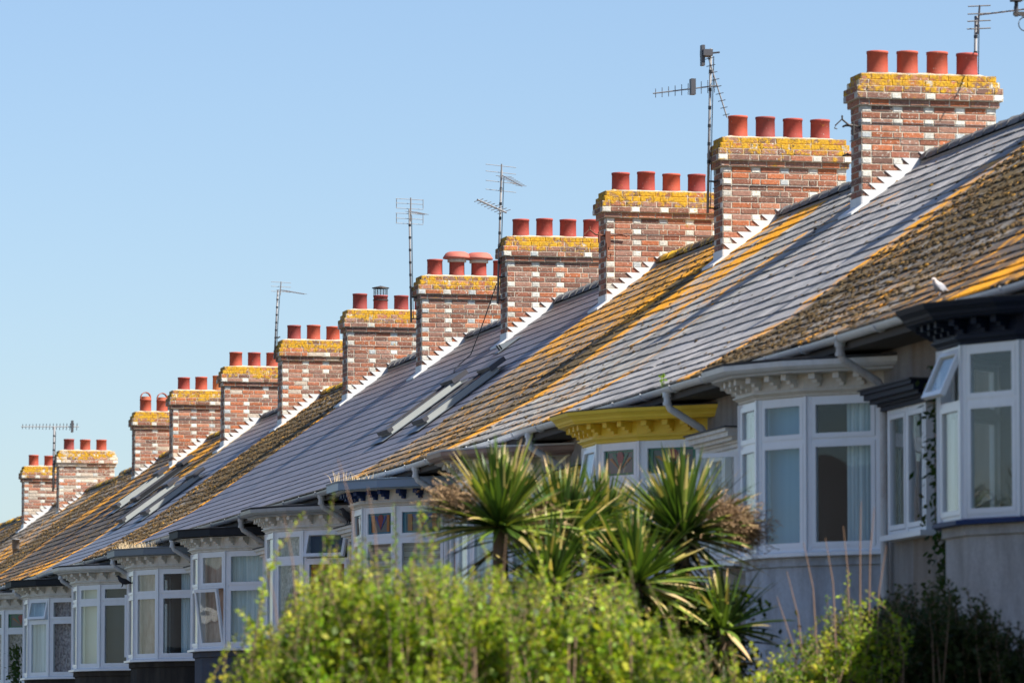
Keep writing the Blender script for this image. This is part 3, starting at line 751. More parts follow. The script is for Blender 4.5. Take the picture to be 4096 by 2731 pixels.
STY_L = {-4:'terraced house nearest the camera, past the right edge, behind the dark bush',
 -3:'nearest house at the far right with navy bay cornice and tilted open top sash',
 -2:'house with white bay gutter, blue shaded bay wall and heavily mossed brown roof',
 -1:'house with bright yellow bay cornice and green stained glass top lights',
 0:'house with brown-pink bay gutter mostly hidden behind the palms',
 1:'house with blue-grey bay fascia, navy brackets, orange lichen roof streak',
 2:'house with peeling white bay cornice, open top-hung sash and two long rooflights',
 3:'house with charcoal bay fascia over blue net curtains and slate-blue bay wall',
 4:'house with grey bay fascia topped by a row of dry grass',
 5:'house with thick brown moss over its whole roof and cream blind in the white bay',
 6:'house with dark bay fascia and two closed rooflights in bluish slates',
 7:'house with dark lichen spotted roof, one rooflight propped open, leftmost bay in view',
 8:'house beneath the chimney with two hooped pots, dark roof speckled orange',
 9:'distant house left of the hooped pots chimney, brown mossy roof',
 10:'distant house without a chimney stack, bare ridge against the sky',
 11:'distant house under the pale lichen covered three-pot chimney',
 12:'distant house under the last chimney on the left, brown roof',
 13:'far house whose dark roof has the short metal flue, beyond the last chimney',
 14:'farthest house of the terrace at the left edge of the photo'}
HOUSES = {}
for j in range(JMIN, JMAX+1):
    if j not in ROOF: ROOF[j] = 'dark'
    HOUSES[j] = make_house(j, STY_L[j])

# ------------------------------------------------------------------ rooflights, vents, flue
def rooflight(j, X, Y, w=.78, L=1.25, openang=0, frame='rwin', h=.11):
    up = Vector((-math.sin(math.atan(UP)),0,math.cos(math.atan(UP)))); al = Vector((math.cos(math.atan(UP)),0,math.sin(math.atan(UP)))); ac = Vector((0,1,0))
    O = Vector((X,Y,roofz(X,j)))
    def B(b,s0,s1,y0,y1,h0,h1,ang=0):
        pts = []
        for (s,y,hh) in ((s0,y0,h0),(s1,y0,h0),(s1,y1,h0),(s0,y1,h0),(s0,y0,h1),(s1,y0,h1),(s1,y1,h1),(s0,y1,h1)):
            if ang: ds = s-L/2; s2 = L/2 + ds*math.cos(ang) - (hh-h)*math.sin(ang)*0; h2 = hh - ds*math.sin(ang); s, hh = s2, h2
            pts.append(O+al*s+ac*y+up*hh)
        b.poly(pts,[(0,3,2,1),(4,5,6,7),(0,1,5,4),(1,2,6,5),(2,3,7,6),(3,0,4,7)])
    b = MB(); e = .07
    B(b,-L/2,L/2,-w/2,-w/2+e,.0,h); B(b,-L/2,L/2,w/2-e,w/2,.0,h); B(b,-L/2,-L/2+e,-w/2+e,w/2-e,.0,h); B(b,L/2-e,L/2,-w/2+e,w/2-e,.0,h)
    f = b.build('roof_window', M[frame], HOUSES[j])
    hd = MB(); B(hd,L/2-.10,L/2+.16,-w/2-.03,w/2+.03,h-.02,h+.05); hd.build('hood', M['aludark'], f)
    hd = MB(); B(hd,-L/2-.03,-L/2+.05,-w/2-.01,w/2+.01,h-.04,h+.02); hd.build('sill_cover', M['aludark'], f)
    sh = MB(); B(sh,-L/2-.2,L/2+.1,-w/2-.10,w/2+.10,.03,.036); sh.build('roof_window_flashing', M['greyf'], f)
    fr = MB()
    a = -openang
    B(fr,-L/2+e,L/2-e,-w/2+e,-w/2+e+.04,h-.02,h+.012,a); B(fr,-L/2+e,L/2-e,w/2-e-.04,w/2-e,h-.02,h+.012,a); B(fr,-L/2+e,-L/2+e+.04,-w/2+e+.04,w/2-e-.04,h-.02,h+.012,a)
    fr.build('opening_sash', M['wood'] if openang else M['aludark'], f)
    g = MB(); B(g,-L/2+e+.04,L/2-e-.04,-w/2+e+.04,w/2-e-.04,h-.012,h-.004,a); g.build('pane', M['glass'], f)
    k = MB(); B(k,-L/2+e,L/2-e,-w/2+e,w/2-e,.005,.02); k.build('window_backing', M['dark'], f)  # near-black sheet paints the darkness of the room below
rooflight(2,15.98,79.75); rooflight(2,15.95,77.05)
rooflight(6,15.95,105.9,L=1.15,frame='rwin'); rooflight(6,15.95,102.9,L=1.15,frame='rwin')
rooflight(7,16.75,112.2,L=1.1,openang=R_(14)); rooflight(7,16.8,109.7,L=1.2,frame='char')
def roof_vent(j,X,Y):
    O = Vector((X,Y,roofz(X,j))); a = math.atan(UP); Mt = Matrix.Translation(O) @ Matrix.Rotation(-a,4,'Y')
    b = MB(); b.box((-.22,-.17,.02),(.22,.17,.03),M4=Mt); 
    for s in (-.085,.085):
        pts = [Mt@Vector(p) for p in ((-.12,s-.055,.03),(-.12,s+.055,.03),(.14,s+.055,.03),(.14,s-.055,.03),(-.12,s-.055,.11),(-.12,s+.055,.11))]
        b.poly(pts,[(4,3,0),(5,1,2),(4,5,2,3)])
    b.build('roof_vent', M['greyf'], HOUSES[j])
    k = MB()
    for s in (-.085,.085): k.box((-.123,s-.045,.034),(-.118,s+.045,.10),M4=Mt)
    k.build('vent_grille', M['tape'], HOUSES[j])
roof_vent(2,17.35,80.3)
fb = MB(); fx, fy = 16.11, 126.8; fz = roofz(fx,10); fb.lathe((fx,fy,fz),[(.07,-.1),(.07,.17),(.074,.17),(.074,.19),(.085,.20),(.085,.38),(.095,.38),(.095,.40),(.0,.41)],16); fo = fb.build('flue_pipe', M['alu'], HOUSES[10], smooth=True)

# ------------------------------------------------------------------ aerials
def clamps(b, p0, p1, n, r=.03):
    p0, p1 = Vector(p0), Vector(p1)
    for i in range(n):
        p = p0.lerp(p1,(i+.5)/n); d = (p1-p0).normalized()*.02; b.tube([p-d,p+d],r,8)
def yagi(t, base, tip, n, el, length, r=.008, er=.0042, refl=True, eld=None):
    """boom with n elements of half-length `length` along direction el"""
    base, tip, el = Vector(base), Vector(tip), Vector(el).normalized()
    b = MB(); b.tube([base,tip],r,6)
    d = (tip-base)
    e = MB()
    for i in range(n):
        p = base + d*((i+.6)/n); k = length*(1.0-.35*i/n)
        e.tube([p-el*k,p+el*k],er,5)
    bo = b.build('boom', M['alu'], t); e.build('boom_elements', M['aludark'], bo)
def aerial(name_label, mast0, mast1, arm_y, j, r=.017):
    t = empty('tv_aerial', mast0); tag(t, name_label, 'tv aerial', 'television aerials on the chimneys')
    b = MB(); b.tube([mast0,mast1],r,10); b.build('mast', M['alu'], t, smooth=True)
    for i in range(6):
        c = MB(); q0 = Vector(mast0).lerp(Vector(mast1),.3+.11*i); q1 = Vector(mast0).lerp(Vector(mast1),.3+.11*i+.02); c.tube([q0,q1],r+.005,8); c.build('cable_tape', M['tape'], t)
    k = MB(); sx = 17.58+off(j)[0]
    for dz in (.0,.34):
        z = mast0[2]+.06+dz; k.tube([(mast0[0],mast0[1],z),(sx,mast0[1],z)],.012,6); k.tube([(sx,mast0[1]-.1,z),(sx,mast0[1]+.1,z)],.012,6)
    k.build('wall_bracket', M['iron'], t)
    w = MB(); a = Vector(mast0); 
    w.tube([Vector(mast1)+Vector((.03,-.02,-.1)), Vector(mast0).lerp(Vector(mast1),.5)+Vector((.028,-.02,0)), a+Vector((.03,-.02,.05))],.006,5); w.build('cable', M['tape'], t)
    return t
# j=1: tall mast with a long side-on yagi and a hanging drooped boom
t = aerial('tall aerial with long horizontal yagi and drooping boom, left of a right-hand chimney',(17.47,69.0,9.0),(17.52,69.0,11.08),0,1)
yagi(t,(17.60,68.95,10.61),(16.84,69.3,10.53),10,(0,0,1),.085,.009,.005)
rb = MB(); 
for s in (-1,1): rb.box((17.25,68.95,10.59+s*.05-.05),(17.31,69.05,10.59+s*.05+.05))
rb.build('reflector_plate', M['aludark'], t)
yagi(t,(17.46,68.95,11.0),(17.70,68.9,10.20),9,(.25,-1,0),.12,.009,.005)
hb = MB(); hb.box((17.40,68.9,10.98),(17.52,69.1,11.06)); hb.box((17.39,68.95,10.86),(17.43,69.05,11.12)); hb.tube([(17.5,69,11.02),(17.62,68.95,11.03)],.012,6); hb.build('aerial_head', M['aludark'], t)
# j=3
t = aerial('aerial with four bar grid head and a lower slanted side array',(17.50,81.75,8.95),(17.56,81.75,10.93),0,3)
e = MB(); e.tube([(17.54,81.7,10.6),(17.55,81.7,11.02)],.012,6)
for z in (11.0,10.9,10.76,10.63): e.tube([(17.30,81.65,z+.005),(17.80,81.85,z-.012)],.005,5)
e.build('grid_bars', M['alu'], t)
yagi(t,(17.56,81.7,10.85),(17.75,81.2,10.64),8,(1,.25,-.02),.13,.008,.004)
yagi(t,(17.62,81.7,10.30),(17.12,81.4,10.45),8,(.75,.65,.28),.16,.014,.006)
# j=4
t = aerial('slim aerial with two wide rectangular grid panels, above the fifth chimney from the right',(17.46,88.1,9.2),(17.43,88.1,11.0),0,4)
e = MB()
for z in (11.16,11.09,11.01,10.93,10.85,10.77):
    e.tube([(17.20,88.05,z),(17.66,88.15,z-.004)],.005,5)
for (za,zb) in ((11.16,11.01),(10.93,10.77)):
    for x in (17.215,17.645): e.tube([(x,88.08,za),(x,88.08,zb)],.006,5)
e.tube([(17.44,88.05,10.8),(17.44,88.05,11.18)],.012,6)
e.build('grid_bars', M['alu'], t)
yagi(t,(17.43,88.05,10.96),(17.56,87.5,10.86),7,(1,.25,0),.11,.008,.004)
# j=6
t = aerial('aerial with short boom pointing right, above the seventh chimney from the right',(17.50,101.0,9.6),(17.56,101.0,10.86),0,6)
e = MB(); e.tube([(17.58,100.9,10.75),(17.60,100.9,11.0)],.012,6)
for z in (10.99,10.91,10.82): e.tube([(17.42,100.9,z+.005),(17.80,101.0,z)],.005,5)
e.build('grid_bars', M['alu'], t)
yagi(t,(17.58,100.9,10.85),(17.90,100.2,10.72),8,(1,.3,0),.11,.009,.004)
# j=11 long side-on yagi
t = aerial('mast with one very long horizontal yagi, beside the pale chimney at far left',(17.735,132.75,8.92),(17.76,132.75,10.44),0,11,.026)
yagi(t,(18.36,132.9,10.46),(16.97,132.7,10.43),17,(.1,0,1),.085,.012,.009)
rb = MB(); rb.box((18.17,132.8,10.32),(18.22,132.9,10.60)); rb.build('reflector_plate', M['aludark'], t)
# j=0 behind the last pot
t = aerial('aerial rising behind the rightmost pot of the nearest whole chimney',(19.13,62.95,9.0),(19.16,62.95,10.72),0,0,.02)
e = MB(); e.tube([(19.19,62.9,10.84),(19.16,62.9,10.50)],.012,6)
for i,z in enumerate((10.83,10.74,10.655,10.565)): e.tube([(19.05-.005*i,62.9,z-.008),(19.05+.27,62.9,z+.012)],.008,6)
e.build('grid_bars', M['aludark'], t)
yagi(t,(19.17,62.85,10.72),(19.33,61.6,10.62),6,(1,.2,.05),.07,.010,.005)
# j=-1: dark bracketed mast at the right edge
t = empty('tv_aerial',(17.40,55.9,9.8)); tag(t,'dark mast with junction box and looped cable at the right edge of the sky','tv aerial','television aerials on the chimneys')
b = MB(); b.tube([(17.48,56.0,9.72),(17.48,56.0,10.12)],.02,10); b.tube([(17.48,56.0,10.3),(17.50,56.0,11.6)],.02,10); b.build('mast', M['aludark'], t)
b = MB(); b.box((17.43,55.98,10.06),(17.75,56.02,10.09)); b.box((17.45,55.98,9.73),(17.75,56.02,9.77)); b.tube([(17.72,56,9.73),(17.72,56,10.1)],.02,8); b.build('wall_bracket', M['iron'], t)
b = MB(); b.box((17.41,55.9,9.87),(17.52,56.0,9.95)); b.build('junction_box', M['tape'], t)
b = MB(); b.tube([(17.56+.065*math.sin(a),55.97,9.64+.07*math.cos(a)) for a in [6.3*i/20 for i in range(21)]],.006,5); b.tube([(17.46,55.95,9.87),(17.44,55.95,9.8),(17.46,55.95,9.75),(17.56,55.97,9.71)],.006,5)
b.build('cable', M['tape'], t)
b = MB(); b.box((17.52,55.9,10.14),(17.58,56.05,10.26)); b.tube([(17.55,56,10.09),(17.55,56,10.35)],.012,6); b.build('aerial_head', M['tape'], t)

# loose cable lying on the slates below chimney 3
b = MB(); x = lambda X: roofz(X,3)+.035
pts = [(17.56,82.1,9.28),(17.5,82.8,8.75),(17.42,83.3,x(17.42)+.03),(17.25,83.35,x(17.25)),(17.1,83.0,x(17.1)),(17.0,82.5,x(17.0))]
b.tube(pts,.008,5); tag(b.build('loose_cable', M['tape'], None, origin=(17.56,82.1,9.28)),'black cable drooping from a chimney on to the dark slates','cable')

# ------------------------------------------------------------------ setting
def sheet(name, x0,x1,y0,y1,z,m, n=1, kind='structure'):
    b = MB(); b.face([(x0,y0,z),(x1,y0,z),(x1,y1,z),(x0,y1,z)]); o = b.build(name, m); tag(o, kind=kind); return o
M['grass'] = paint('lawn', (.035,.055,.018), .95, .3, (.05,.045,.025), scale=3)
M['asphalt'] = paint('asphalt', (.045,.045,.045), .9, .2, (.06,.06,.06), scale=12)
M['paving'] = paint('paving', (.15,.145,.135), .9, .2, (.09,.085,.08), scale=5)
sheet('ground',-600,600,-300,900,-.15,M['grass'])
sheet('road',-.8+2.0,8.0-.6,-200,500,-.146,M['asphalt'])
b = MB(); b.box((7.4,-200,-.149),(9.2,500,0)); b.box((-2.4,-200,-.149),(1.2,500,0)); tag(b.build('pavement',M['paving']),kind='structure')
b = MB(); b.box((9.45,30,-.149),(14.5,170,-.02)); tag(b.build('front_garden_ground',M['grass']),kind='structure')
# opposite side of the street (seen in the window reflections)
M['obrick'] = paint('opposite_brick',(.13,.07,.05),.9,.4,(.06,.04,.035),scale=3); M['ocream'] = paint('opposite_render',(.20,.22,.25),.9,.2,(.14,.14,.15),scale=3); M['oslate'] = paint('opposite_slate',(.07,.07,.08),.8,.2,(.12,.11,.1),scale=3); M['otile'] = paint('orange_tile',(.42,.13,.04),.9,.2,(.2,.08,.04),scale=6)
for i in range(7):
    y = 14+i*13.5; H = empty('brick_house',(-9,y,0)); tag(H,'brick house across the street, outside the picture, number %s from the camera end'%(['one','two','three','four','five','six','seven'][i]),'house','houses across the street')
    b = MB(); q = {1:5.0,3:2.0,5:5.0}.get(i,3.7); b.poly([(-16,y,-.149),(-9,y,-.149),(-9,y,q),(-12.5,y,q+2.6),(-16,y,q),(-16,y+9,-.149),(-9,y+9,-.149),(-9,y+9,q),(-12.5,y+9,q+2.6),(-16,y+9,q)],[(0,1,2,3,4),(9,8,7,6,5),(1,6,7,2),(0,4,9,5)]); b.build('wall',M['obrick'] if i%3 else M['ocream'],H)
    b = MB(); b.poly([(-8.6,y-.2,q-.25),(-8.6,y+9.2,q-.25),(-12.5,y+9.2,q+2.75),(-12.5,y-.2,q+2.75),(-16.4,y-.2,q-.25),(-16.4,y+9.2,q-.25)],[(0,1,2,3),(3,2,5,4)]); b.build('roof',M['otile'] if i in (1,4) else M['oslate'],H)
    for yy in (1.2,5.6):
        for zz in ((.9,3.2) if i in (1,5) else (.5,)):
            b = MB(); b.box((-9.02,y+yy,zz),(-8.97,y+yy+2.1,zz+1.3)); w = b.build('window',M['upvc'],H)
            b = MB(); b.box((-8.975,y+yy+.1,zz+.1),(-8.965,y+yy+2.0,zz+1.2)); b.build('pane',M['blindgrey'],w)

# ------------------------------------------------------------------ vegetation
def leaf(b, p, d, up, L, W, tint):
    d = d.normalized(); s = d.cross(up)
    if s.length < 1e-3: s = d.cross(Vector((1,0,0)))
    s.normalize(); m = p + d*L*.5
    b.face([p, m+s*W, p+d*L, m-s*W], tint)
def rvec(): 
    v = Vector((random.gauss(0,1),random.gauss(0,1),random.gauss(0,1))); return v.normalized()
def shrub(label, top, x0, x1, y0, y1, nshoot, seed, tints, zlow=2.0, leafL=.036, fill=4000, group=None, name='hedge_shrub', tall=.05, leafy_len=.95, zb=0, rag=.18, lean_=.16, arch=.09):
    random.seed(seed); base = Vector(((x0+x1)/2,(y0+y1)/2,zb)); t = empty(name, base); tag(t, label, 'shrub', group)
    lf = MB(); st = MB()
    def col_(): 
        c = random.choice(tints); k = ru(.75,1.3); return (c[0]*k*ru(.9,1.1), c[1]*k, c[2]*k)
    for i in range(nshoot):
        x = ru(x0,x1); y = ru(y0,y1); zt = top(x) - abs(random.gauss(0,rag)) + (ru(.08,.42) if rnd() < tall else 0)
        lean = Vector((random.gauss(0,lean_),random.gauss(0,lean_),1)).normalized()
        tip = Vector((x,y,zt)); Ls = leafy_len; p0 = tip - lean*Ls
        bend = Vector((random.gauss(0,arch),random.gauss(0,arch),0)); n = 14
        P = [p0 + lean*Ls*k/n + bend*math.sin(k/n*3.14) for k in range(n+1)]
        st.tube([P[0]-lean*.5, P[5], P[10], P[n]],[.005,.004,.003,.0015],4,caps=False)
        c = col_()
        m = int(Ls/.019)
        for k in range(m):
            f = k/m; q = P[min(n,int(f*n))] + (P[min(n,int(f*n)+1)]-P[min(n,int(f*n))])*((f*n)%1)
            a = k*2.4; out = Vector((math.cos(a),math.sin(a),ru(.2,.9)))
            leaf(lf,q,out,rvec(),leafL*ru(.7,1.15)*(1-.35*f),leafL*.24,tuple(v*ru(.85,1.15) for v in c))
        for w in range(6):
            f = ru(0,.75); q = P[int(f*n)]; a = rnd()*6.28; dd = Vector((math.cos(a),math.sin(a),ru(.5,1.6))).normalized(); l2 = ru(.12,.32)*(1.1-f)
            st.tube([q,q+dd*l2],[.003,.0015],3,caps=False)
            for k in range(int(l2/.013)):
                a2 = k*2.4; u = dd.orthogonal().normalized(); v = dd.cross(u); o2 = u*math.cos(a2)+v*math.sin(a2)+dd*.7
                leaf(lf,q+dd*l2*(k*.013/l2),o2,rvec(),leafL*ru(.65,1.1),leafL*.25,tuple(vv*ru(.85,1.15) for vv in c))
    for i in range(fill):
        x = ru(x0,x1); y = ru(y0,y1); z = zlow + (top(x)-.35-zlow)*rnd()**.8
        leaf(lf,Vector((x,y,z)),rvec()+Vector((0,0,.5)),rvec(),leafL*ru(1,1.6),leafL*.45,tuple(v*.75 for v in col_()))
    for i in range(26):
        x = ru(x0,x1); y = ru(y0,y1); st.tube([(base.x+(x-base.x)*.5,base.y+(y-base.y)*.5,zb),(x,y,1.4),(x+ru(-.1,.1),y,top(x)-.5)],[.016,.010,.006],5,caps=False)
    lf.build('foliage', M['leaf'], t); st.build('stems', M['stem'], t, smooth=True)
    return t
def interp(tab):
    def f(x):
        if x <= tab[0][0]: return tab[0][1]
        for (a,za),(b_,zb_) in zip(tab[:-1],tab[1:]):
            if x <= b_: return za+(zb_-za)*(x-a)/(b_-a)
        return tab[-1][1]
    return f
HT0 = interp([(4.75,1.9),(4.95,2.25),(5.12,2.55),(5.35,2.78),(5.5,2.92),(5.6,3.14),(5.72,2.95),(6.05,3.0),(6.3,2.94),(6.7,2.92),(7.1,2.92),(7.3,2.82),(7.5,2.6),(7.8,2.36),(8.1,2.22)])
def HT(x): return 1.57+(HT0(x/1.2)-1.6)*1.2 + .13*mnoise.noise(Vector((x*3.1,.3,0))) + .07*mnoise.noise(Vector((x*9,1.3,0)))
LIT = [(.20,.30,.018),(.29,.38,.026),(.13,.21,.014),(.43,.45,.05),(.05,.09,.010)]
seg = [(4.75,5.55),(5.5,6.35),(6.3,7.15),(7.1,8.1)]
desc = ['bright green shrub with upright shoots at lower left, in front of the blue-walled bay','sunlit yellow-green shrub with the tallest shoots, in front of the peeling white bay','sunlit green shrub below the left palm head','green shrub tailing off to the right below the ivy-wrapped palm']
for i,((a,c),ds) in enumerate(zip(seg,desc)):
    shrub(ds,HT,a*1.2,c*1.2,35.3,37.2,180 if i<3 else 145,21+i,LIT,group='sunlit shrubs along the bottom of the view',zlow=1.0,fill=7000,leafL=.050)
# long bare shoots above the hedge
def wisps(parent_label, pts, seed, m='stem'):
    pass
DT = interp([(11.3,2.75),(11.5,2.95),(11.7,3.08),(11.9,3.2),(12.05,3.22),(12.3,3.0)])
shrub('small sunlit yellow-green shrub with bare pink shoots at its top, left of the dark bush',DT,11.15,12.15,42.2,43.0,95,41,LIT,zlow=1.0,fill=3500,leafL=.05,name='garden_shrub',leafy_len=.7)
DK = interp([(11.9,2.9),(12.2,3.15),(12.45,3.30),(12.62,3.38),(12.9,3.25),(13.2,3.05),(13.5,2.8),(13.9,2.6)])
DARK = [(.035,.055,.018),(.05,.075,.022),(.028,.045,.015),(.06,.08,.03)]  # shade is put into these darker leaf tones
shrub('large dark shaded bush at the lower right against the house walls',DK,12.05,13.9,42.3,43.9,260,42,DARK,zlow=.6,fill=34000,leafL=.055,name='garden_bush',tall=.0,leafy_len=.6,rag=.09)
random.seed(77)
t = empty('bare_shoots',(11.9,42.6,0)); tag(t,'thin bare pinkish shoots rising above the small lit shrub','shoots')
b = MB()
for (x,zt,lean) in ((11.62,3.62,-.25),(11.78,3.66,-.2),(12.0,3.95,.03),(12.08,3.9,.12),(11.9,3.75,-.12),(12.15,3.6,.2),(11.5,3.4,-.3),(11.45,3.2,-.4)):
    b.tube([(x-lean*.3,42.6,.0),(x-lean*.2,42.6,2.4),(x,42.6,zt-.35),(x+lean*.3,42.6,zt)],[.012,.008,.005,.0025],5,caps=False)
b.build('stems', M['stem'], t, smooth=True)
t = empty('bare_shoots',(6.8,36,0)); tag(t,'long thin reddish shoots standing above the sunlit shrubs at left','shoots'); b = MB()
for (x,zt,lean) in ((5.3,3.15,-.12),(5.62,3.45,-.18),(5.75,3.3,-.1),(5.2,2.95,-.15),(5.95,3.1,.1),(6.45,3.05,.05)):
    x *= 1.2; zt = 1.6+(zt-1.6)*1.2; b.tube([(x-lean,36,.0),(x-lean*.6,36,2.3),(x,36,zt-.3),(x+lean*.5,36,zt)],[.010,.007,.004,.002],5,caps=False)
b.build('stems', M['stem'], t, smooth=True)

def cabbage_palm(label, head, base, n, seed, R=.78, seeds=(), skirt=0, tilt=(0,0), ivy=0):
    n = int(n*1.3); R *= 1.08; skirt = int(skirt*1.4)
    random.seed(seed); hd = Vector(head); t = empty('cabbage_palm', base); tag(t, label, 'palm', 'cabbage palms in the front gardens')
    b = MB(); m = Vector(base).lerp(hd,.5)+Vector((ru(-.06,.06),ru(-.06,.06),0))
    b.tube([base, m, hd+Vector((0,0,-.25)), hd],[.10,.085,.065,.06],12); b.build('trunk', M['bark'], t, smooth=True)
    f = MB()
    def frond(o, az, el, L, W, t0, dead):
        d = Vector((math.cos(az)*math.cos(el),math.sin(az)*math.cos(el),math.sin(el))); side = Vector((-math.sin(az),math.cos(az),0)); nseg = 7; P = []; p = Vector(o); 
        for i in range(nseg+1):
            P.append(p.copy()); d = (d + Vector((0,0,-1))*(.030+.05*(1-abs(math.sin(el))))*(i/nseg)*1.3).normalized(); p = p + d*L/nseg
        roll = ru(-.6,.6); s2 = side*math.cos(roll)+Vector((0,0,1))*math.sin(roll)
        for i in range(nseg):
            wa = W*(.55+.45*math.sin(min(1,i/nseg*1.6+.15)*1.57))*(1-(i/nseg)**3); wb = W*(.55+.45*math.sin(min(1,(i+1)/nseg*1.6+.15)*1.57))*(1-((i+1)/nseg)**3)
            keel = Vector((0,0,-.3)); c = t0
            if dead > .5 or (i >= nseg-1 and dead > .25): c = (.50*ru(.8,1.1),.38,.20)
            elif i >= nseg-3 and dead > .38: c = (.42,.34,.12)
            a0,a1 = P[i]-s2*wa, P[i]+s2*wa; b0,b1 = P[i+1]-s2*wb, P[i+1]+s2*wb; k0,k1 = P[i]+keel*wa, P[i+1]+keel*wb
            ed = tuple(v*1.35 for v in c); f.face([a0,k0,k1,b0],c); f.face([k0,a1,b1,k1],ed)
    for i in range(n):
        az = rnd()*6.283; u = i/n; el = R_(88 - 105*u + random.gauss(0,8))
        k = ru(.7,1.25); g = random.choice([(.065,.12,.022),(.10,.16,.028),(.045,.085,.020),(.19,.23,.045),(.035,.06,.018)])
        dead = rnd()*(.44 if u < .8 else .66)
        frond(hd+Vector((tilt[0],tilt[1],0))*0, az, el, R*ru(.75,1.1)*(1 if u > .1 else .85), .026, tuple(v*k for v in g), dead)
    for i in range(skirt):
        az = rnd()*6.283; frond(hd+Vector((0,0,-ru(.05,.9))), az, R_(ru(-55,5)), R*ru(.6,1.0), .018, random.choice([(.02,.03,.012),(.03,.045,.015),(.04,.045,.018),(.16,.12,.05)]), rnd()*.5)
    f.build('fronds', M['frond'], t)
    for (sx,sy,sz,rr,rz) in seeds:
        s = MB(); c = Vector((sx,sy,sz))
        s.tube([hd, hd.lerp(c,.6)+Vector((0,0,.05)), c],[.014,.012,.006],5)
        for i in range(3200):
            v = rvec(); r = abs(random.gauss(0,.52)); p = c + Vector((v.x*rr*r,v.y*rr*r,v.z*rz*r)); d = (rvec()+(p-hd).normalized()*1.2).normalized()*ru(.03,.09)
            wd = rvec()*.004; k = ru(.6,1.25)
            s.face([p-wd,p+d-wd*.5,p+d+wd*.5,p+wd],(.28*k,.18*k,.095*k)) 
            if i % 3 == 0:
                q = p+d; w = rvec()*.011; u2 = rvec()*.011; s.face([q-w,q+u2,q+w,q-u2],(.29*k,.19*k,.10*k))
        s.build('seed_head', M['leafbrown'], t)
    if ivy:
        lf = MB(); st = MB()
        for i in range(ivy):
            a = rnd()*6.283; z = ru(.2,hd.z-.45); r = .10+abs(random.gauss(0,.27)) + .15*(1-z/hd.z); p = Vector((hd.x+math.cos(a)*r, hd.y+math.sin(a)*r, z)); k = ru(.7,1.3)
            c = (.035,.06,.014) if rnd() < .62 else (.17,.24,.03)  # shaded and sunlit leaf tones painted in at random
            leaf(lf,p,rvec()+Vector((0,0,-.4)),rvec(),.06*ru(.7,1.2),.022,tuple(v*k for v in c))
        lf.build('ivy', M['leaf'], t)
    return t
EXTRA = 1
m_, nt_, b_, o_ = new_mat('dry_seed_head'); at_ = nd(nt_,'ShaderNodeAttribute',attribute_name='tint'); lk(nt_,at_.outputs['Color'],b_.inputs['Base Color']); b_.inputs['Roughness'].default_value=.9; M['leafbrown']=m_
cabbage_palm('left palm head with brown seed cluster on its left, before the yellow bay house neighbour',(9.87,46.0,3.88),(9.95,46.1,-.02),210,61,.72,seeds=[(9.48,45.95,4.08,.22,.17)],skirt=26)
cabbage_palm('middle palm with a round brown seed cluster, below the yellow cornice',(10.55,46.6,3.78),(10.55,46.8,-.02),220,62,.68,seeds=[(10.24,46.2,3.88,.24,.22)],skirt=24)
cabbage_palm('back palm head between the middle and right ones, plain green',(11.25,48.2,3.86),(11.2,48.3,-.02),190,63,.66,skirt=30)
cabbage_palm('right palm wrapped in ivy with two brown seed clusters and drooping dead fronds',(11.52,46.4,3.83),(11.55,46.5,-.02),220,64,.74,seeds=[(11.80,46.1,3.98,.25,.2),(12.02,46.3,3.88,.22,.2)],skirt=110,ivy=16000)

cabbage_palm('low palm head half hidden between the left and middle palms',(10.25,45.8,3.35),(10.25,45.9,-.02),120,65,.66,skirt=90)
cabbage_palm('low dark palm head beneath the middle of the palm clump',(11.0,45.9,3.42),(11.0,46.0,-.02),140,66,.66,skirt=120,ivy=12000)
cabbage_palm('lowest palm head at the right side of the clump, over the blue-grey wall',(11.78,46.0,3.05),(11.75,46.1,-.02),60,67,.55,skirt=170,ivy=20000)
# climbers, grass tufts, weed
def tuft(label, x0,x1,y0,y1,z,n,h,seed,name='grass_tuft'):
    random.seed(seed); b = MB()
    for i in range(n):
        p = Vector((ru(x0,x1),ru(y0,y1),z)); d = Vector((random.gauss(0,.22),random.gauss(0,.22),1)).normalized()*h*ru(.5,1.1); s = Vector((ru(-1,1),ru(-1,1),0)).normalized()*.0035; q = p+d*.6; e = p+d+Vector((d.x*.5,d.y*.5,-.02))
        b.face([p-s,p+s,q+s*.7,q-s*.7]); b.face([q-s*.7,q+s*.7,e+s*.2,e-s*.2])
    tag(b.build(name, M['drygrass'], None, origin=((x0+x1)/2,(y0+y1)/2,z)), label, 'grass tuft', None, 'stuff')
tuft('dry grass growing on the blue-grey bay roof of the stained glass house',13.35,13.9,YC(1)+.2,YC(1)+1.2,5.73,90,.20,81)
tuft('row of dry grass along the grey bay roof, fourth bay from the left',13.35,13.95,YC(4)-.9,YC(4)+.9,5.73,260,.15,82)
random.seed(83); b = MB()
for i in range(26): leaf(b,Vector((14.0+ru(-.02,.02),57.2+ru(-.05,.05),5.86+ru(0,.16))),rvec()+Vector((0,0,.6)),rvec(),.05,.014,(.16,.26,.04))
b.tube([(14.0,57.2,5.84),(14.01,57.2,6.02)],.004,4,tint=(.15,.2,.05)); tag(b.build('gutter_weed', M['leaf'], None, origin=(14.0,57.2,5.84)),'small green weed sprouting from the white gutter end','weed')
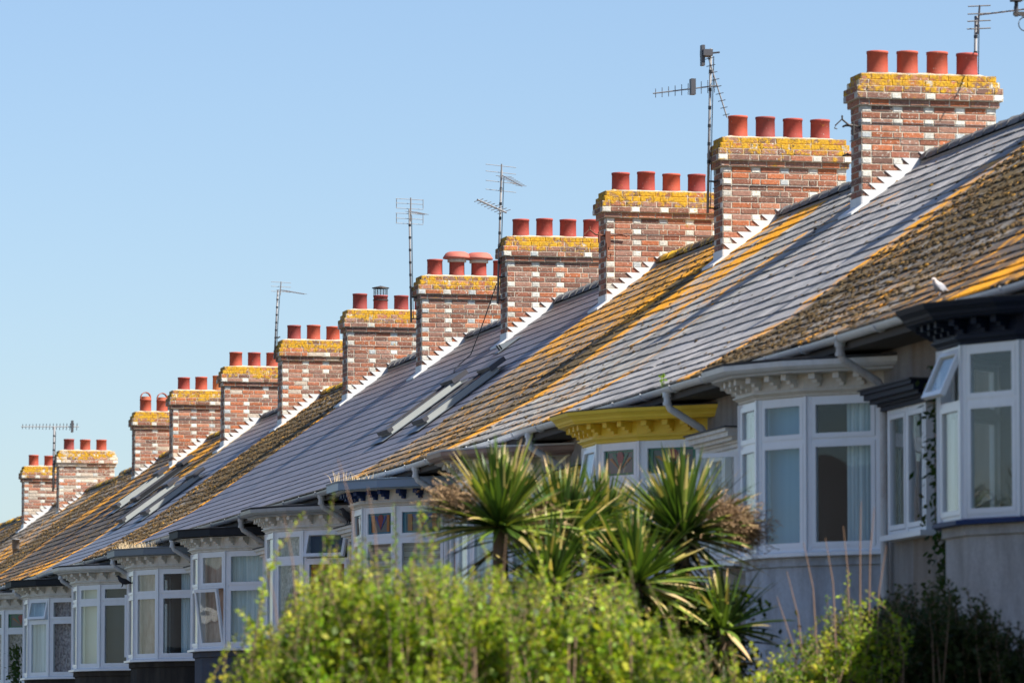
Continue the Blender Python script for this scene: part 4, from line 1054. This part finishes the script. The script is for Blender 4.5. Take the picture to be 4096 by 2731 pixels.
def climber(label, x, y0, y1, z0, z1, n, seed):
    random.seed(seed); t = empty('climbing_plant',(x,(y0+y1)/2,0)); tag(t,label,'climber'); b = MB(); s = MB()
    s.tube([(x,(y0+y1)/2,0),(x,(y0+y1)/2+.05,z0),(x-.02,(y0+y1)/2,z1)],[.02,.015,.006],6)
    for i in range(n):
        z = ru(z0,z1); p = Vector((x-abs(random.gauss(0,.08)),random.gauss((y0+y1)/2,(y1-y0)/3),z)); leaf(b,p,rvec()+Vector((-.5,0,-.4)),rvec(),.09*ru(.6,1.1),.022,tuple(v*ru(.7,1.3) for v in (.04,.07,.018)))
    b.build('foliage',M['leaf'],t); s.build('stems',M['stem'],t)
climber('dark climbing plant hanging under the navy cornice at right',14.40,47.7,48.4,3.4,5.5,900,91)
climber('dark feathery climber on the leftmost bay at the lower left corner',13.75,YC(6)+1.9,YC(6)+2.6,2.9,4.6,700,92)

# ------------------------------------------------------------------ birds
def bird(label, loc, head, c_body, c_head, scale=1.0, pitch=0.5, name='pigeon'):
    h = Vector((math.cos(head),math.sin(head),0)); loc = Vector(loc); up = Vector((0,0,1)); sd = h.cross(up)
    def P(f,s,u): return (h*f + sd*s + up*u)*scale
    me = bpy.data.meshes.new(name); 
    vs = [P(0,0,.11),P(-.07,0,.10),P(-.13,0,.085),P(-.21,0,.07),P(.055,0,.145),P(.08,0,.19),P(.095,0,.215),P(.125,0,.21),P(.145,0,.203),P(.0,.025,.07),P(.01,.028,.02),P(.035,.03,.0),P(.0,-.025,.07),P(.01,-.028,.02),P(.035,-.03,.0)]
    es = [(0,1),(1,2),(2,3),(0,4),(4,5),(5,6),(6,7),(7,8),(0,9),(9,10),(10,11),(0,12),(12,13),(13,14)]
    rs = [(.074,.074),(.066,.062),(.034,.02),(.026,.008),(.048,.05),(.027,.03),(.027,.027),(.010,.010),(.004,.004),(.014,.014),(.005,.005),(.004,.004),(.014,.014),(.005,.005),(.004,.004)]
    me.from_pydata([tuple(v) for v in vs],es,[]); o = bpy.data.objects.new(name,me); col.objects.link(o); o.location = loc
    sk = o.modifiers.new('s','SKIN'); 
    if not me.skin_vertices: 
        me.attributes  # skin layer is made by the modifier
        bm = bmesh.new(); bm.from_mesh(me); bm.verts.layers.skin.verify(); bm.to_mesh(me); bm.free()
    for i,r in enumerate(rs): me.skin_vertices[0].data[i].radius = (r[0]*scale,r[1]*scale)
    me.skin_vertices[0].data[0].use_root = True
    o.modifiers.new('d','SUBSURF').levels = 2; o.modifiers['d'].render_levels = 2
    dg = bpy.context.evaluated_depsgraph_get(); dg.update(); ev = o.evaluated_get(dg); m2 = bpy.data.meshes.new_from_object(ev)
    o.modifiers.clear(); o.data = m2
    m, nt, bs, out = new_mat(name+'_feathers'); tc = nt.nodes.new('ShaderNodeTexCoord').outputs['Object']; sp = nt.nodes.new('ShaderNodeSeparateXYZ'); lk(nt,tc,sp.inputs[0])
    f = math_(nt,'MULTIPLY',math_(nt,'SUBTRACT',math_(nt,'ADD',sp.outputs[2],math_(nt,'MULTIPLY',noise_(nt,tc,40,3),.03)),.16*scale),60,True)
    lk(nt,mixc(nt,f,c_body,c_head),bs.inputs['Base Color']); bs.inputs['Roughness'].default_value=.7
    m2.materials.clear(); m2.materials.append(m)
    for p in m2.polygons: p.use_smooth = True
    tag(o,label,'bird'); return o
bird('black pigeon perched on the pipe between two white bays at lower left',(13.50,92.35,5.14),R_(160),(.012,.012,.016),(.02,.02,.028),.85)
bird('dark pigeon sitting under the cornice of the peeling white bay',(13.62,72.9,5.22),R_(200),(.02,.02,.026),(.03,.03,.04))
bird('white and grey dove resting on the orange lichened roof above the navy bay',(14.16,47.7,roofz(14.16,-3)+.03),R_(215),(.26,.27,.31),(.50,.46,.45),.68)

# ------------------------------------------------------------------ light, camera
sdir = Vector((.50,-.43,.753)).normalized()
sun = bpy.data.lights.new('sun','SUN'); sun.energy = 5.0; sun.angle = R_(.55); sun.color = (1.0,.93,.82)
so = bpy.data.objects.new('sun',sun); col.objects.link(so); so.rotation_euler = sdir.to_track_quat('Z','Y').to_euler(); so.location = (30,-10,40)
w = bpy.data.worlds.new('World'); scene.world = w; w.use_nodes = True; nt = w.node_tree
bg = nt.nodes['Background']; sk = nt.nodes.new('ShaderNodeTexSky'); sk.sky_type = 'NISHITA'; sk.sun_disc = False
sk.sun_elevation = math.asin(sdir.z); sk.sun_rotation = math.atan2(sdir.x, sdir.y)
sk.altitude = 0; sk.air_density = 1.0; sk.dust_density = .7; sk.ozone_density = 2.5
gm = nt.nodes.new('ShaderNodeMix'); gm.data_type = 'RGBA'; gm.blend_type = 'MULTIPLY'; gm.inputs[0].default_value = 1; gm.inputs[7].default_value = (1.01,1.055,1.165,1)
nt.links.new(sk.outputs[0], gm.inputs[6]); nt.links.new(gm.outputs[2], bg.inputs[0]); bg.inputs[1].default_value = .061
cam = bpy.data.cameras.new('camera'); co = bpy.data.objects.new('camera',cam); col.objects.link(co); scene.camera = co
cam.lens = 200; cam.sensor_width = 36; cam.clip_end = 2000; cam.clip_start = .5
co.location = (0,0,1.6); co.rotation_euler = (R_(90+4.6466),0,-R_(12.2284))
cam.dof.use_dof = True; cam.dof.focus_distance = 86; cam.dof.aperture_fstop = 3.9; cam.dof.aperture_blades = 8
scene.view_settings.view_transform = 'Standard'; scene.view_settings.look = 'None'; scene.view_settings.gamma = 1; scene.view_settings.exposure = 1.13
scene.cycles.max_bounces = 8; scene.cycles.transparent_max_bounces = 12
